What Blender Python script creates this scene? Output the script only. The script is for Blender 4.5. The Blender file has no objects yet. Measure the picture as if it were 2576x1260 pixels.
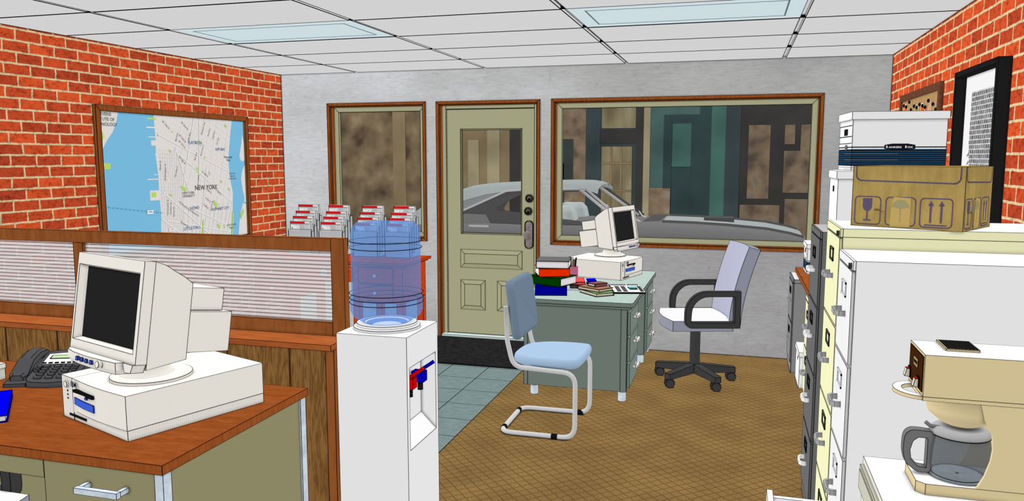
import bpy, math, random
from mathutils import Matrix, Vector
random.seed(7)
S = bpy.context.scene
COL = S.collection
IN = 0.0254                      # everything below is measured in inches
PI = math.pi
CAM = Vector((0.0, 0.0, 63.43))
D, XL, XR, HC = 257.91, -162.11, 43.13, 93.81

# ------------------------------------------------------------------ materials
def lin(c):
    c = c / 255.0
    return c / 12.92 if c <= 0.04045 else ((c + 0.055) / 1.055) ** 2.4
EF = {'f': 0.76, 'u': 1.15, 'l': 1.007, 'd': 0.65, 'r': 0.793, 'n': 0.90}
def rgb(c, face='f', k=1.0):
    e = EF[face] * k
    return (min(lin(c[0]) / e, .985), min(lin(c[1]) / e, .985), min(lin(c[2]) / e, .985), 1)
MATS = {}
class NT:
    def __init__(s, name):
        s.m = bpy.data.materials.new(name); s.m.use_nodes = True
        s.t = s.m.node_tree; s.t.nodes.clear()
    def n(s, typ, **kw):
        nd = s.t.nodes.new('ShaderNode' + typ)
        for k, v in kw.items():
            if k.startswith('i_'):
                key = k[2:]; key = int(key) if key.isdigit() else key.replace('_', ' ')
                nd.inputs[key].default_value = v
            else: setattr(nd, k, v)
        return nd
    def l(s, a, b): s.t.links.new(a, b)
    def coords(s, scale=(1, 1, 1), rot=(0, 0, 0), loc=(0, 0, 0)):
        tc = s.n('TexCoord'); mp = s.n('Mapping')
        mp.inputs['Scale'].default_value = [q / IN for q in scale]
        mp.inputs['Rotation'].default_value = rot
        mp.inputs['Location'].default_value = loc
        s.l(tc.outputs['Object'], mp.inputs['Vector']); return mp.outputs['Vector']
    def out(s, col=None, color=None):
        d = s.n('BsdfDiffuse'); o = s.n('OutputMaterial')
        if col is not None: s.l(col, d.inputs['Color'])
        else: d.inputs['Color'].default_value = color
        s.l(d.outputs[0], o.inputs[0]); return s.m
    def noise(s, vec, scale, detail=3, rough=.6):
        nd = s.n('TexNoise'); nd.inputs['Scale'].default_value = scale
        nd.inputs['Detail'].default_value = detail; nd.inputs['Roughness'].default_value = rough
        s.l(vec, nd.inputs['Vector']); return nd.outputs['Fac']
    def ramp(s, fac, stops):
        r = s.n('ValToRGB'); e = r.color_ramp.elements
        while len(e) < len(stops): e.new(.5)
        for el, (p, c) in zip(e, stops): el.position = p; el.color = c
        s.l(fac, r.inputs[0]); return r.outputs[0]
    def mix(s, a, b, fac, mode='MIX'):
        m = s.n('Mix', data_type='RGBA', blend_type=mode)
        for v, i in ((fac, 0), (a, 6), (b, 7)):
            if hasattr(v, 'type'): s.l(v, m.inputs[i])
            else: m.inputs[i].default_value = v
        return m.outputs[2]
    def math(s, op, a, b=None, c=None):
        m = s.n('Math', operation=op)
        for i, v in enumerate((a, b, c)):
            if v is None: continue
            if hasattr(v, 'type'): s.l(v, m.inputs[i])
            else: m.inputs[i].default_value = v
        return m.outputs[0]

def M(name, c, face='f'):
    key = (name, c, face)
    if key not in MATS: MATS[key] = NT(name).out(color=rgb(c, face))
    return MATS[key]
INK = NT('ink_line').out(color=(.004, .004, .004, 1))

def wood(name, c1, c2, face='f', stretch=(1, 1, .12), scale=1.2):
    if name in MATS: return MATS[name]
    t = NT(name); v = t.coords(stretch)
    f = t.noise(v, scale, 5, .65)
    MATS[name] = t.out(t.ramp(f, [(.32, rgb(c1, face)), (.68, rgb(c2, face))])); return MATS[name]

def speckle(name, c1, c2, face='f', scale=3.0, stretch=(1, 1, 1), lo=.35, hi=.65, detail=3):
    if name in MATS: return MATS[name]
    t = NT(name); f = t.noise(t.coords(stretch), scale, detail, .65)
    MATS[name] = t.out(t.ramp(f, [(lo, rgb(c1, face)), (hi, rgb(c2, face))])); return MATS[name]

def clear(name, tint, body=None, amount=0.0):
    """see-through sheet: transparent tint, with some diffuse body colour"""
    if name in MATS: return MATS[name]
    t = NT(name); tr = t.n('BsdfTransparent'); tr.inputs[0].default_value = (*[lin(q) for q in tint], 1)
    o = t.n('OutputMaterial')
    if body:
        d = t.n('BsdfDiffuse'); d.inputs[0].default_value = rgb(body); mx = t.n('MixShader')
        mx.inputs[0].default_value = amount
        t.l(tr.outputs[0], mx.inputs[1]); t.l(d.outputs[0], mx.inputs[2]); t.l(mx.outputs[0], o.inputs[0])
    else: t.l(tr.outputs[0], o.inputs[0])
    MATS[name] = t.m; return t.m

def brick_mat():
    t = NT('red_brick')
    tc = t.n('TexCoord'); sx = t.n('SeparateXYZ'); t.l(tc.outputs['Object'], sx.inputs[0])
    wob = t.n('TexNoise'); wob.inputs['Scale'].default_value = 18; t.l(tc.outputs['Object'], wob.inputs['Vector'])
    w = t.math('MULTIPLY', t.math('SUBTRACT', wob.outputs['Fac'], .5), .55)
    u = t.math('ADD', t.math('SUBTRACT', t.math('DIVIDE', sx.outputs[1], IN), 150.7 - 7.15 * 60), w)
    v = t.math('ADD', t.math('SUBTRACT', t.math('DIVIDE', sx.outputs[2], IN), 90.53 - 2.64 * 50), t.math('MULTIPLY', w, .6))
    cb = t.n('CombineXYZ'); t.l(u, cb.inputs[0]); t.l(v, cb.inputs[1])
    b = t.n('TexBrick'); t.l(cb.outputs[0], b.inputs['Vector'])
    for k, q in (('Scale', 1), ('Mortar Size', .27), ('Mortar Smooth', .35), ('Bias', 0), ('Brick Width', 7.15), ('Row Height', 2.64)):
        b.inputs[k].default_value = q
    b.inputs['Color1'].default_value = rgb((214, 86, 44)); b.inputs['Color2'].default_value = rgb((172, 66, 40))
    b.inputs['Mortar'].default_value = rgb((212, 194, 152))
    f = t.noise(t.coords((1, 1, 1.6)), .7, 6, .8)
    dark = t.ramp(f, [(.36, (.26, .22, .22, 1)), (.47, (.8, .76, .74, 1)), (.62, (1.08, 1.06, 1.04, 1))])
    return t.out(t.mix(b.outputs['Color'], dark, .8, 'MULTIPLY'))
BRICK = brick_mat()

def concrete_mat():
    t = NT('grey_concrete')
    tc = t.n('TexCoord'); sx = t.n('SeparateXYZ'); t.l(tc.outputs['Object'], sx.inputs[0])
    f = t.noise(t.coords((.02, .02, .04)), 1.0, 3, .55)
    # the cast slab is paler towards its upper left part: a stain of its own
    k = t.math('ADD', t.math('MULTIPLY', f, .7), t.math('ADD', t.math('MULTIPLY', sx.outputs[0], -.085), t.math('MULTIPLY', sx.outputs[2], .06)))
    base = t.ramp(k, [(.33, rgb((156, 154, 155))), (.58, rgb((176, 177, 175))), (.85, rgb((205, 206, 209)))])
    g = t.noise(t.coords((.3, .3, 1.7)), .8, 6, .75)
    gr = t.ramp(g, [(.3, (.84, .84, .84, 1)), (.7, (1.10, 1.10, 1.10, 1))])
    h = t.noise(t.coords((1, 1, 1)), .45, 3, .6)
    c = t.mix(base, gr, 1.0, 'MULTIPLY')
    return t.out(t.mix(c, t.ramp(h, [(.28, (.82, .82, .82, 1)), (.42, (1, 1, 1, 1))]), .7, 'MULTIPLY'))
CONC = concrete_mat()

def carpet_mat():
    t = NT('tan_lattice_carpet')
    tc = t.n('TexCoord'); mp = t.n('Mapping'); mp.inputs['Rotation'].default_value = (0, 0, math.radians(47))
    wn = t.n('TexNoise'); wn.inputs['Scale'].default_value = 7; t.l(tc.outputs['Object'], wn.inputs['Vector'])
    off = t.n('VectorMath', operation='SCALE'); t.l(wn.outputs['Color'], off.inputs[0]); off.inputs['Scale'].default_value = .02
    ad = t.n('VectorMath', operation='ADD'); t.l(tc.outputs['Object'], ad.inputs[0]); t.l(off.outputs[0], ad.inputs[1])
    t.l(ad.outputs[0], mp.inputs['Vector'])
    sx = t.n('SeparateXYZ'); t.l(mp.outputs[0], sx.inputs[0])
    def line(o):
        a = t.math('PINGPONG', t.math('DIVIDE', o, IN), .98)
        return t.math('LESS_THAN', a, .13)
    ln = t.math('MAXIMUM', line(sx.outputs[0]), line(sx.outputs[1]))
    f = t.noise(t.coords((1, 1, 1)), 4.5, 4, .8)
    c = t.ramp(f, [(.3, rgb((102, 78, 44), 'u')), (.5, rgb((146, 115, 68), 'u')), (.72, rgb((184, 148, 94), 'u'))])
    g = t.noise(t.coords((.09, .09, .09)), 1, 2, .5)
    c = t.mix(c, t.ramp(g, [(.35, (.84, .84, .84, 1)), (.65, (1.08, 1.08, 1.08, 1))]), 1.0, 'MULTIPLY')
    return t.out(t.mix(c, rgb((86, 64, 36), 'u'), t.math('MULTIPLY', ln, .58)))
CARPET = carpet_mat()

def tile_mat():
    t = NT('slate_floor_tile')
    f = t.noise(t.coords((.5, 1.8, 1)), .7, 5, .65)
    c = t.ramp(f, [(.3, rgb((112, 132, 132), 'u')), (.7, rgb((140, 159, 156), 'u'))])
    return t.out(c)
TILE = tile_mat()

CEIL = speckle('ceiling_tile_board', (210, 210, 210), (222, 222, 222), 'd', 1.6, (.7, 1.6, 1))
CEILGAP = M('ceiling_gap_strip', (228, 228, 228), 'd')
OLIVE = M('khaki_paint', (161, 160, 128))
TRIM = wood('reddish_trim_wood', (118, 60, 24), (150, 84, 40))
MAPFRAME = wood('map_frame_wood', (116, 62, 28), (142, 78, 38))
PART_WOOD = wood('partition_wood', (118, 66, 30), (146, 86, 44), stretch=(.5, 1, .1))
SILL_WOOD = wood('sill_wood', (138, 72, 34), (166, 90, 46), stretch=(.15, 1, 1))
def panel_mat():
    t = NT('grained_wood_panel')
    f = t.noise(t.coords((.45, .45, .05)), 1.0, 4, .6)
    w = t.math('PINGPONG', t.math('MULTIPLY', f, 9.0), .5)
    c = t.ramp(t.math('MULTIPLY', w, 2.0), [(.0, rgb((100, 68, 36))), (.5, rgb((122, 86, 46))), (1, rgb((136, 98, 54)))])
    g = t.noise(t.coords((3.5, 1, .12)), 1, 4, .6)
    return t.out(t.mix(c, t.ramp(g, [(.35, (.85, .85, .85, 1)), (.65, (1.08, 1.08, 1.08, 1))]), .8, 'MULTIPLY'))
PANEL = panel_mat()
DESKTOP = wood('desk_top_wood', (146, 74, 30), (172, 92, 44), 'u', (.3, 1.2, 1), 1.0)
DESKEDGE = wood('desk_edge_wood', (128, 66, 28), (152, 82, 38), 'f', (1, 1, .1), 2.0)
RED_WOOD = wood('red_wood', (172, 48, 14), (206, 70, 24), 'f', (.4, .4, 1.5), 1.2)
RED_TOP = wood('red_wood_top', (190, 54, 16), (222, 76, 26), 'u', (.3, 1, 1), 1.2)
BEIGE = M('computer_beige', (224, 219, 211))
BEIGE_TOP = M('computer_beige', (224, 219, 211))
def rib_mat(name, c1, c2, pitch, axis=0):
    if name in MATS: return MATS[name]
    t = NT(name); tc = t.n('TexCoord'); sx = t.n('SeparateXYZ'); t.l(tc.outputs['Object'], sx.inputs[0])
    s_ = t.math('ADD', sx.outputs[0], sx.outputs[1]) if axis == 0 else sx.outputs[axis]
    a = t.math('PINGPONG', t.math('DIVIDE', s_, IN), pitch)
    MATS[name] = t.out(t.ramp(t.math('DIVIDE', a, pitch), [(.3, rgb(c1)), (.6, rgb(c2))])); return MATS[name]
RIB = rib_mat('ribbed_plastic', (209, 205, 197), (221, 216, 208), .14)
SCREEN = M('dark_screen', (33, 33, 33))
WHITE = M('white_enamel', (225, 225, 225))
PAPERW = M('white_paper', (228, 228, 228))
BLACK = M('black_plastic', (22, 22, 22))
DKGREY = M('dark_grey_plastic', (58, 58, 58))
PHONE = M('phone_grey', (74, 74, 76))
PHONE2 = M('phone_grey_light', (96, 97, 99))
STEEL = speckle('brushed_steel', (176, 188, 200), (200, 210, 220), 'f', .6)
CHROME = M('bright_metal', (206, 206, 206))
BLUE = M('blue_plastic', (58, 92, 205))

# ------------------------------------------------------------------ mesh collector
INFO = {}
def sub(a, b): return (a[0] - b[0], a[1] - b[1], a[2] - b[2])
class MB:
    def __init__(s): s.v = []; s.f = []; s.mi = []; s.sm = []; s.mats = []; s.x = Matrix.Identity(4); s.noink = []
    def idx(s, m):
        if m not in s.mats: s.mats.append(m)
        return s.mats.index(m)
    def at(s, loc=(0, 0, 0), rz=0, rx=0, ry=0):
        s.x = Matrix.Translation(loc) @ Matrix.Rotation(rz, 4, 'Z') @ Matrix.Rotation(rx, 4, 'X') @ Matrix.Rotation(ry, 4, 'Y'); return s
    def add(s, vs, fs, m, smooth=False, ink=True):
        b = len(s.v); i = s.idx(m)
        s.v += [tuple(s.x @ Vector(p)) for p in vs]
        for f in fs:
            s.f.append(tuple(q + b for q in f)); s.mi.append(i); s.sm.append(smooth); s.noink.append(not ink)
        return s
    def box(s, x0, x1, y0, y1, z0, z1, m, top=None, ink=True):
        vs = [(x, y, z) for x in (x0, x1) for y in (y0, y1) for z in (z0, z1)]
        s.add(vs, [(0, 1, 3, 2), (4, 6, 7, 5), (0, 4, 5, 1), (2, 3, 7, 6), (0, 2, 6, 4)], m, ink=ink)
        b = len(s.v) - 8; s.f.append(tuple(q + b for q in (1, 5, 7, 3))); s.mi.append(s.idx(top or m)); s.sm.append(False); s.noink.append(not ink)
        return s
    def prism(s, poly, axis, a, b, m, smooth=False, ink=True, cap=None):
        n = len(poly)
        mk = {'x': lambda t, p: (t, p[0], p[1]), 'y': lambda t, p: (p[0], t, p[1]), 'z': lambda t, p: (p[0], p[1], t)}[axis]
        vs = [mk(a, p) for p in poly] + [mk(b, p) for p in poly]
        s.add(vs, [(i, (i + 1) % n, n + (i + 1) % n, n + i) for i in range(n)], m, smooth, ink)
        b0 = len(s.v) - 2 * n; cm = s.idx(cap or m)
        for f in (tuple(range(n)), tuple(range(n, 2 * n))):
            s.f.append(tuple(q + b0 for q in f)); s.mi.append(cm); s.sm.append(False); s.noink.append(not ink)
        return s
    def sheet(s, pts, m, ink=False): return s.add(pts, [tuple(range(len(pts)))], m, ink=ink)
    def loft(s, rings, m, smooth=False, closed=True, caps=True, ink=True):
        n = len(rings[0]); vs = [p for r in rings for p in r]; fs = []
        for k in range(len(rings) - 1):
            for i in range(n if closed else n - 1):
                j = (i + 1) % n; fs.append((k * n + i, k * n + j, (k + 1) * n + j, (k + 1) * n + i))
        s.add(vs, fs, m, smooth, ink)
        if caps:
            b0 = len(s.v) - len(vs)
            for f in (tuple(range(n)), tuple(range(len(vs) - n, len(vs)))):
                s.f.append(tuple(q + b0 for q in f)); s.mi.append(s.idx(m)); s.sm.append(smooth and False); s.noink.append(not ink)
        return s
    def lathe(s, prof, c, m, seg=36, smooth=True, ink=True, caps=True):
        rings = [[(c[0] + r * math.cos(2 * PI * i / seg), c[1] + r * math.sin(2 * PI * i / seg), c[2] + z) for i in range(seg)] for r, z in prof]
        return s.loft(rings, m, smooth, True, caps, ink)
    def tube(s, path, r, m, seg=10, closed=False, ink=False, smooth=True, sy=1.0):
        P = [Vector(p) for p in path]; n = len(P); rings = []; up = None
        for i in range(n):
            a = P[i - 1] if (i > 0 or closed) else P[i]; b = P[(i + 1) % n] if (i < n - 1 or closed) else P[i]
            d = (b - a).normalized()
            if up is None:
                up = Vector((0, 0, 1)) if abs(d.z) < .9 else Vector((1, 0, 0))
            e = d.cross(up).normalized(); up = e.cross(d).normalized()
            rr = r[i] if isinstance(r, (list, tuple)) else r
            rings.append([tuple(P[i] + rr * (math.cos(2 * PI * k / seg) * e * sy + math.sin(2 * PI * k / seg) * up)) for k in range(seg)])
        if closed: rings.append(rings[0])
        return s.loft(rings, m, smooth, True, not closed, ink)
    def cyl(s, p0, p1, r, m, seg=16, ink=True, smooth=True):
        return s.tube([p0, p1], r, m, seg, ink=ink, smooth=smooth)
    def text(s, string, size, o, xd, yd, m, align='CENTER', squeeze=1.0, bold=0.0):
        cu = bpy.data.curves.new('txt', 'FONT'); cu.body = string; cu.size = 1.0; cu.align_x = align; cu.align_y = 'CENTER'
        cu.resolution_u = 2; cu.offset = bold
        ob = bpy.data.objects.new('txt', cu); COL.objects.link(ob); bpy.context.view_layer.update()
        me = ob.to_mesh(); o = Vector(o); xd = Vector(xd); yd = Vector(yd)
        vs = [tuple(o + xd * (p.co.x * size * squeeze) + yd * (p.co.y * size)) for p in me.vertices]
        s.add(vs, [tuple(f.vertices) for f in me.polygons], m, ink=False)
        ob.to_mesh_clear(); bpy.data.objects.remove(ob); bpy.data.curves.remove(cu); return s
    def inked(s, r, ang):
        edges = {}
        for k, f in enumerate(s.f):
            for i in range(len(f)):
                a, b = f[i], f[(i + 1) % len(f)]
                edges.setdefault((min(a, b), max(a, b)), []).append(k)
        def nrm(f):
            n = Vector((0, 0, 0)); p = [Vector(s.v[q]) for q in f]
            for i in range(len(p)):
                a, b = p[i], p[(i + 1) % len(p)]
                n += Vector(((a.y - b.y) * (a.z + b.z), (a.z - b.z) * (a.x + b.x), (a.x - b.x) * (a.y + b.y)))
            return n.normalized() if n.length > 1e-12 else n
        N = [nrm(f) for f in s.f]; ca = math.cos(math.radians(ang)); segs = []
        for (a, b), fs in edges.items():
            if all(s.noink[k] for k in fs): continue
            if len(fs) >= 2 and min(abs(N[fs[0]].dot(N[q])) for q in fs[1:]) > ca: continue
            segs.append((a, b))
        i = s.idx(INK)
        for a, b in segs:
            A, B = Vector(s.v[a]), Vector(s.v[b]); d = B - A
            if d.length < 1e-5: continue
            d.normalize(); e = d.cross(Vector((0, 0, 1)) if abs(d.z) < .9 else Vector((1, 0, 0))).normalized(); g = d.cross(e)
            b0 = len(s.v)
            for P in (A - d * r * .5, B + d * r * .5):
                for q in (e + g, e - g, -e - g, -e + g):
                    V = P + q * r * .72; V.z = min(max(V.z, s.zr[0]), s.zr[1]); s.v.append(tuple(V))
            for k in range(4):
                s.f.append((b0 + k, b0 + (k + 1) % 4, b0 + 4 + (k + 1) % 4, b0 + 4 + k)); s.mi.append(i); s.sm.append(False); s.noink.append(True)
    def build(s, name, parent=None, ink=None, ang=32, loc=None, kind=None, clamp=True, **tags):
        c = Vector((0, 0, 0))
        for p in s.v: c += Vector(p)
        c /= max(1, len(s.v))
        if parent is not None and INFO[parent]['local']: wc = INFO[parent]['mat'] @ c
        else: wc = c
        if ink is None: ink = max(40, (wc - CAM).length) * .00033
        lo = Vector([min(p[i] for p in s.v) for i in range(3)]); hi = Vector([max(p[i] for p in s.v) for i in range(3)])
        s.zr = (lo.z, hi.z + .012) if hi.z - lo.z > .05 else (lo.z - .01, hi.z + .03)
        if not clamp: s.zr = (-1e9, 1e9)
        if ink: s.inked(ink, ang)
        if parent is not None: off = Vector((0, 0, 0)) if INFO[parent]['local'] else INFO[parent]['loc']
        elif loc is not None: off = Vector(loc)
        else: off = Vector(((lo.x + hi.x) / 2, (lo.y + hi.y) / 2, lo.z))
        me = bpy.data.meshes.new(name)
        me.from_pydata([tuple((Vector(p) - off) * IN) for p in s.v], [], s.f)
        for m in s.mats: me.materials.append(m)
        me.polygons.foreach_set('material_index', s.mi); me.polygons.foreach_set('use_smooth', s.sm)
        me.update()
        o = bpy.data.objects.new(name, me); COL.objects.link(o)
        if parent is not None:
            o.parent = parent; INFO[o] = dict(local=INFO[parent]['local'], loc=INFO[parent]['loc'], mat=INFO[parent]['mat'])
        else:
            o.location = off * IN; INFO[o] = dict(local=False, loc=off, mat=Matrix.Translation(off))
        if kind: o['kind'] = kind
        tag(o, **tags); return o
def tag(o, label=None, cat=None, group=None):
    if label: o['label'] = label
    if cat: o['category'] = cat
    if group: o['group'] = group
def thing(name, label, cat, loc, rz=0.0, group=None, local=False):
    """An Empty at the thing's base; local=True when its parts are drawn in its own axes."""
    o = bpy.data.objects.new(name, None); COL.objects.link(o); o.empty_display_size = .05
    o.location = Vector(loc) * IN; o.rotation_euler = (0, 0, rz); tag(o, label, cat, group)
    INFO[o] = dict(local=local or rz != 0, loc=Vector(loc), mat=Matrix.Translation(loc) @ Matrix.Rotation(rz, 4, 'Z')); return o
def structure(name, loc=(0, 0, 0)):
    o = bpy.data.objects.new(name, None); COL.objects.link(o); o.empty_display_size = .05
    o.location = Vector(loc) * IN; o['kind'] = 'structure'
    INFO[o] = dict(local=False, loc=Vector(loc), mat=Matrix.Translation(loc)); return o
def dup(root, loc, rz=0.0, label=None, group=None):
    r = root.copy(); COL.objects.link(r); r.location = Vector(loc) * IN; r.rotation_euler = (0, 0, rz)
    if label: r['label'] = label
    if group: r['group'] = group
    for ch in list(root.children):
        c = ch.copy(); COL.objects.link(c); c.parent = r
        for g in list(ch.children):
            d = g.copy(); COL.objects.link(d); d.parent = c
    return r
def arc(cx, cy, r, a0, a1, n):
    return [(cx + r * math.cos(a0 + (a1 - a0) * i / n), cy + r * math.sin(a0 + (a1 - a0) * i / n)) for i in range(n + 1)]
def rrect(x0, x1, z0, z1, r, n=4):
    return (arc(x1 - r, z1 - r, r, 0, PI / 2, n) + arc(x0 + r, z1 - r, r, PI / 2, PI, n) +
            arc(x0 + r, z0 + r, r, PI, 1.5 * PI, n) + arc(x1 - r, z0 + r, r, 1.5 * PI, 2 * PI, n))
def fillet(path, r, n=6):
    P = [Vector(p) for p in path]; out = [P[0]]
    for i in range(1, len(P) - 1):
        a = (P[i - 1] - P[i]).normalized(); b = (P[i + 1] - P[i]).normalized(); an = a.angle(b)
        t = min(r / math.tan(an / 2), .49 * (P[i - 1] - P[i]).length, .49 * (P[i + 1] - P[i]).length)
        A, B = P[i] + a * t, P[i] + b * t
        for k in range(n + 1):
            q = k / n; out.append((1 - q) ** 2 * A + 2 * q * (1 - q) * P[i] + q * q * B)
    out.append(P[-1]); return [tuple(p) for p in out]
def cushion(b, prof, thick, rnd, m, frame):
    """pillow-edged slab: outline prof (2d), thickness along frame's third axis"""
    n = len(prof); cx = sum(p[0] for p in prof) / n; cy = sum(p[1] for p in prof) / n
    L = max(math.hypot(p[0] - cx, p[1] - cy) for p in prof)
    rings = []
    for k in range(9):
        a = -PI / 2 + PI * k / 8; ins = rnd * (1 - math.cos(a)); h = thick / 2 * math.sin(a)
        rings.append([tuple(frame(cx + (p[0] - cx) * (1 - ins / L), cy + (p[1] - cy) * (1 - ins / L), h)) for p in prof])
    b.loft(rings, m, True, True, True, ink=False)
    return b

# ------------------------------------------------------------------ room shell
b = MB()
b.box(-60.3, 46, -40, 263, -4, 0, CARPET, ink=False); b.box(XL - 5, -60.3, -40, 108, -4, 0, CARPET, ink=False)
b.box(XL - 5, -60.3, 108, 263, -4, 0, TILE, ink=False)
for k in range(0, 14):
    y = 256.35 - 11.65 * k
    if y > 109: b.box(XL, -60.3, y - .09, y + .09, 0, .015, INK, ink=False)
for k in range(0, 9):
    x = -60.3 if k == 0 else -59.45 - 11.65 * k
    if x > XL: b.box(x - .1, x + .1, 108, D, 0, .016, INK, ink=False)
b.build('floor', loc=(0, 0, 0), ink=0, kind='structure')

MB().box(XL - 5, XL, -40, D + 5, 0, HC + 3, BRICK).build('wall_left', loc=(0, 0, 0), ink=.11, kind='structure')
MB().box(XR, XR + 5, -40, D + 5, 0, HC + 3, BRICK).build('wall_right', loc=(0, 0, 0), ink=.09, kind='structure')
b = MB(); y0, y1 = D, D + 5
for x0, x1, z0, z1 in ((XL, -142.4, 0, 82.1), (-106.2, -100.3, 0, 82.1), (-65.0, -59.3, 0, 82.1), (23.5, XR, 0, 82.1),
                       (-142.4, -106.2, 0, 35.1), (-59.3, 23.5, 0, 35.2), (XL, XR, 82.1, HC + 3)):
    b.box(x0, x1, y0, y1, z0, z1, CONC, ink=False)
b.build('wall_back', loc=(0, 0, 0), ink=0, kind='structure')
# dark joint lines where the walls meet the floor and the ceiling
b = MB()
b.box(-60, XR, D - .12, D + .02, 0, .14, INK, ink=False)
for x in (XL + .06, XR - .06): b.box(x - .08, x + .08, D - .14, D, 0, HC, INK, ink=False)
b.build('trim_1', loc=(0, 0, 0), ink=0, kind='structure')

# ceiling boards with open joints between them
b = MB()
cols = [-179.45 + 48 * k for k in range(0, 6)]; rows = [233.9 - 24 * k for k in range(-1, 12)]
lamp_cells = {(1, 3), (3, 3)}
for i in range(len(cols) - 1):
    for j in range(len(rows) - 1):
        if (i, j) in lamp_cells: continue
        x0, x1 = max(cols[i] + .55, XL), min(cols[i + 1] - .55, XR)
        ya, yb = rows[j + 1] + .22, min(rows[j] - .22, D)
        if x1 - x0 < 1 or yb - ya < 1: continue
        b.box(x0, x1, ya, yb, HC, HC + .7, CEIL)
b.box(XL - 5, XR + 5, -40, D + 5, HC + .7, HC + 2, CEILGAP, ink=False)
for r in rows[1:]: b.box(XL, XR, r - .22, r + .22, HC + .02, HC + .6, INK, ink=False)
b.build('ceiling', loc=(0, 0, 0), ink=.1, clamp=False, kind='structure')

def emis(name, c, s):
    t = NT(name); e = t.n('Emission'); e.inputs[0].default_value = (*[lin(q) for q in c], 1); e.inputs[1].default_value = s
    d = t.n('BsdfDiffuse'); d.inputs[0].default_value = rgb((190, 205, 210), 'd'); a = t.n('AddShader'); o = t.n('OutputMaterial')
    tc = t.n('TexCoord'); t.l(e.outputs[0], a.inputs[0]); t.l(d.outputs[0], a.inputs[1]); t.l(a.outputs[0], o.inputs[0]); return t.m
DIFF = emis('lit_diffuser', (205, 225, 232), .14)
FRAMEL = M('lamp_frame_grey', (96, 108, 114), 'd')
for (ci, txt) in ((1, 'ceiling light panel above the wall map side of the room'), (3, 'ceiling light panel near the right brick wall')):
    x0, x1 = cols[ci] + .55, cols[ci + 1] - .55; ya, yb = rows[4] + .22, rows[3] - .22
    t = thing('ceiling_light', 'pale blue recessed ' + txt, 'ceiling light', ((x0 + x1) / 2, (ya + yb) / 2, HC), group='recessed ceiling lights')
    MB().box(x0, x1, ya, yb, HC + .05, HC + .2, DIFF).build('diffuser', t, ink=.085)
    f = MB(); e = 3.2
    for a in ((x0 + e, x1 - e, ya + e + .0, ya + e + .3), (x0 + e, x1 - e, yb - e - .3, yb - e), (x0 + e, x0 + e + .3, ya + e, yb - e), (x1 - e - .3, x1 - e, ya + e, yb - e)):
        f.box(*a, HC + .01, HC + .05, FRAMEL, ink=False)
    f.build('reflector_edge', t, ink=0)
    MB().box(x0, x1, ya, yb, HC + .2, HC + .7, CEILGAP).build('housing', t, ink=0)

# windows and the entry door
GLASS = clear('tinted_pane', (219, 219, 219))
def ring_frame(b, x0, x1, z0, z1, w, ya, yb, m):
    b.box(x0, x0 + w, ya, yb, z0, z1, m); b.box(x1 - w, x1, ya, yb, z0, z1, m)
    b.box(x0 + w, x1 - w, ya, yb, z1 - w, z1, m); b.box(x0 + w, x1 - w, ya, yb, z0, z0 + w, m)
def mitre(b, x0, x1, z0, z1, w, ya, yb, m, bottom=True):
    o = [(x0, z0), (x0, z1), (x1, z1), (x1, z0)]; i = [(x0 + w, z0 + (w if bottom else 0)), (x0 + w, z1 - w), (x1 - w, z1 - w), (x1 - w, z0 + (w if bottom else 0))]
    for k in ((0, 1), (1, 2), (2, 3)) + (((3, 0),) if bottom else ()):
        b.prism([o[k[0]], o[k[1]], i[k[1]], i[k[0]]], 'y', ya, yb, m)
def make_window(n, x0, x1, z0, z1):
    w = structure('window_%d' % n, ((x0 + x1) / 2, D, z0))
    b = MB(); mitre(b, x0, x1, z0, z1, 1.0, D - .7, D + .3, TRIM); ring_frame(b, x0 + .95, x1 - .95, z0 + .95, z1 - .95, .35, D, D + 2.2, TRIM)
    b.build('casing', w)
    b = MB(); mitre(b, x0 + 1.25, x1 - 1.25, z0 + 1.2, z1 - 1.2, 1.85, D + 2.2, D + 3.6, OLIVE); b.build('window_frame', w)
    MB().box(x0 + 3.0, x1 - 3.0, D + 3.0, D + 3.2, z0 + 2.9, z1 - 2.9, GLASS, ink=False).build('pane', w, ink=0)
make_window(1, -143.3, -105.2, 34.2, 83.0)
make_window(2, -60.2, 24.5, 34.3, 83.0)
dr = structure('door_1', (-82.7, D, 0))
b = MB(); mitre(b, -101.2, -64.1, 0, 82.9, 1.0, D - .7, D + .3, TRIM, False)
for x in (-100.25, -65.4): b.box(x, x + .35, D, D + 2.2, 0, 81.9, TRIM)
b.box(-100, -65.1, D, D + 2.2, 81.6, 81.95, TRIM); b.build('casing', dr)
b = MB()
for x0, x1 in ((-99.95, -98.5), (-66.6, -65.4)): b.box(x0, x1, D + 1.9, D + 4, 0, 81.6, OLIVE)
b.box(-98.5, -66.6, D + 1.9, D + 4, 80.4, 81.6, OLIVE); b.build('door_stop', dr)
MB().box(-100, -65.4, D - .6, D + 4, 0, 1.0, M('threshold_metal', (176, 190, 186))).build('threshold', dr)
yd = D + 2.5
b = MB()
for x0, x1, z0, z1 in ((-98.5, -93.5, 1.1, 80.3), (-71.0, -66.6, 1.1, 80.3), (-93.5, -71.0, 73.6, 80.3), (-93.5, -71.0, 1.1, 36.8)):
    b.box(x0, x1, yd, yd + 1.6, z0, z1, OLIVE, ink=False)
def slab_edge(b, x0, x1, z0, z1, y, m=None):      # thin dark outline on the door face
    for a in ((x0, x1, z0, z0), (x0, x1, z1, z1)): b.box(a[0], a[1], y - .05, y + .02, a[2] - .07, a[2] + .07, INK, ink=False)
    for x in (x0, x1): b.box(x - .07, x + .07, y - .05, y + .02, z0, z1, INK, ink=False)
slab_edge(b, -98.45, -66.65, 1.15, 80.25, yd); slab_edge(b, -93.4, -71.1, 36.9, 73.5, yd)
leaf = b.build('door_leaf', dr, ink=0)
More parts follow.
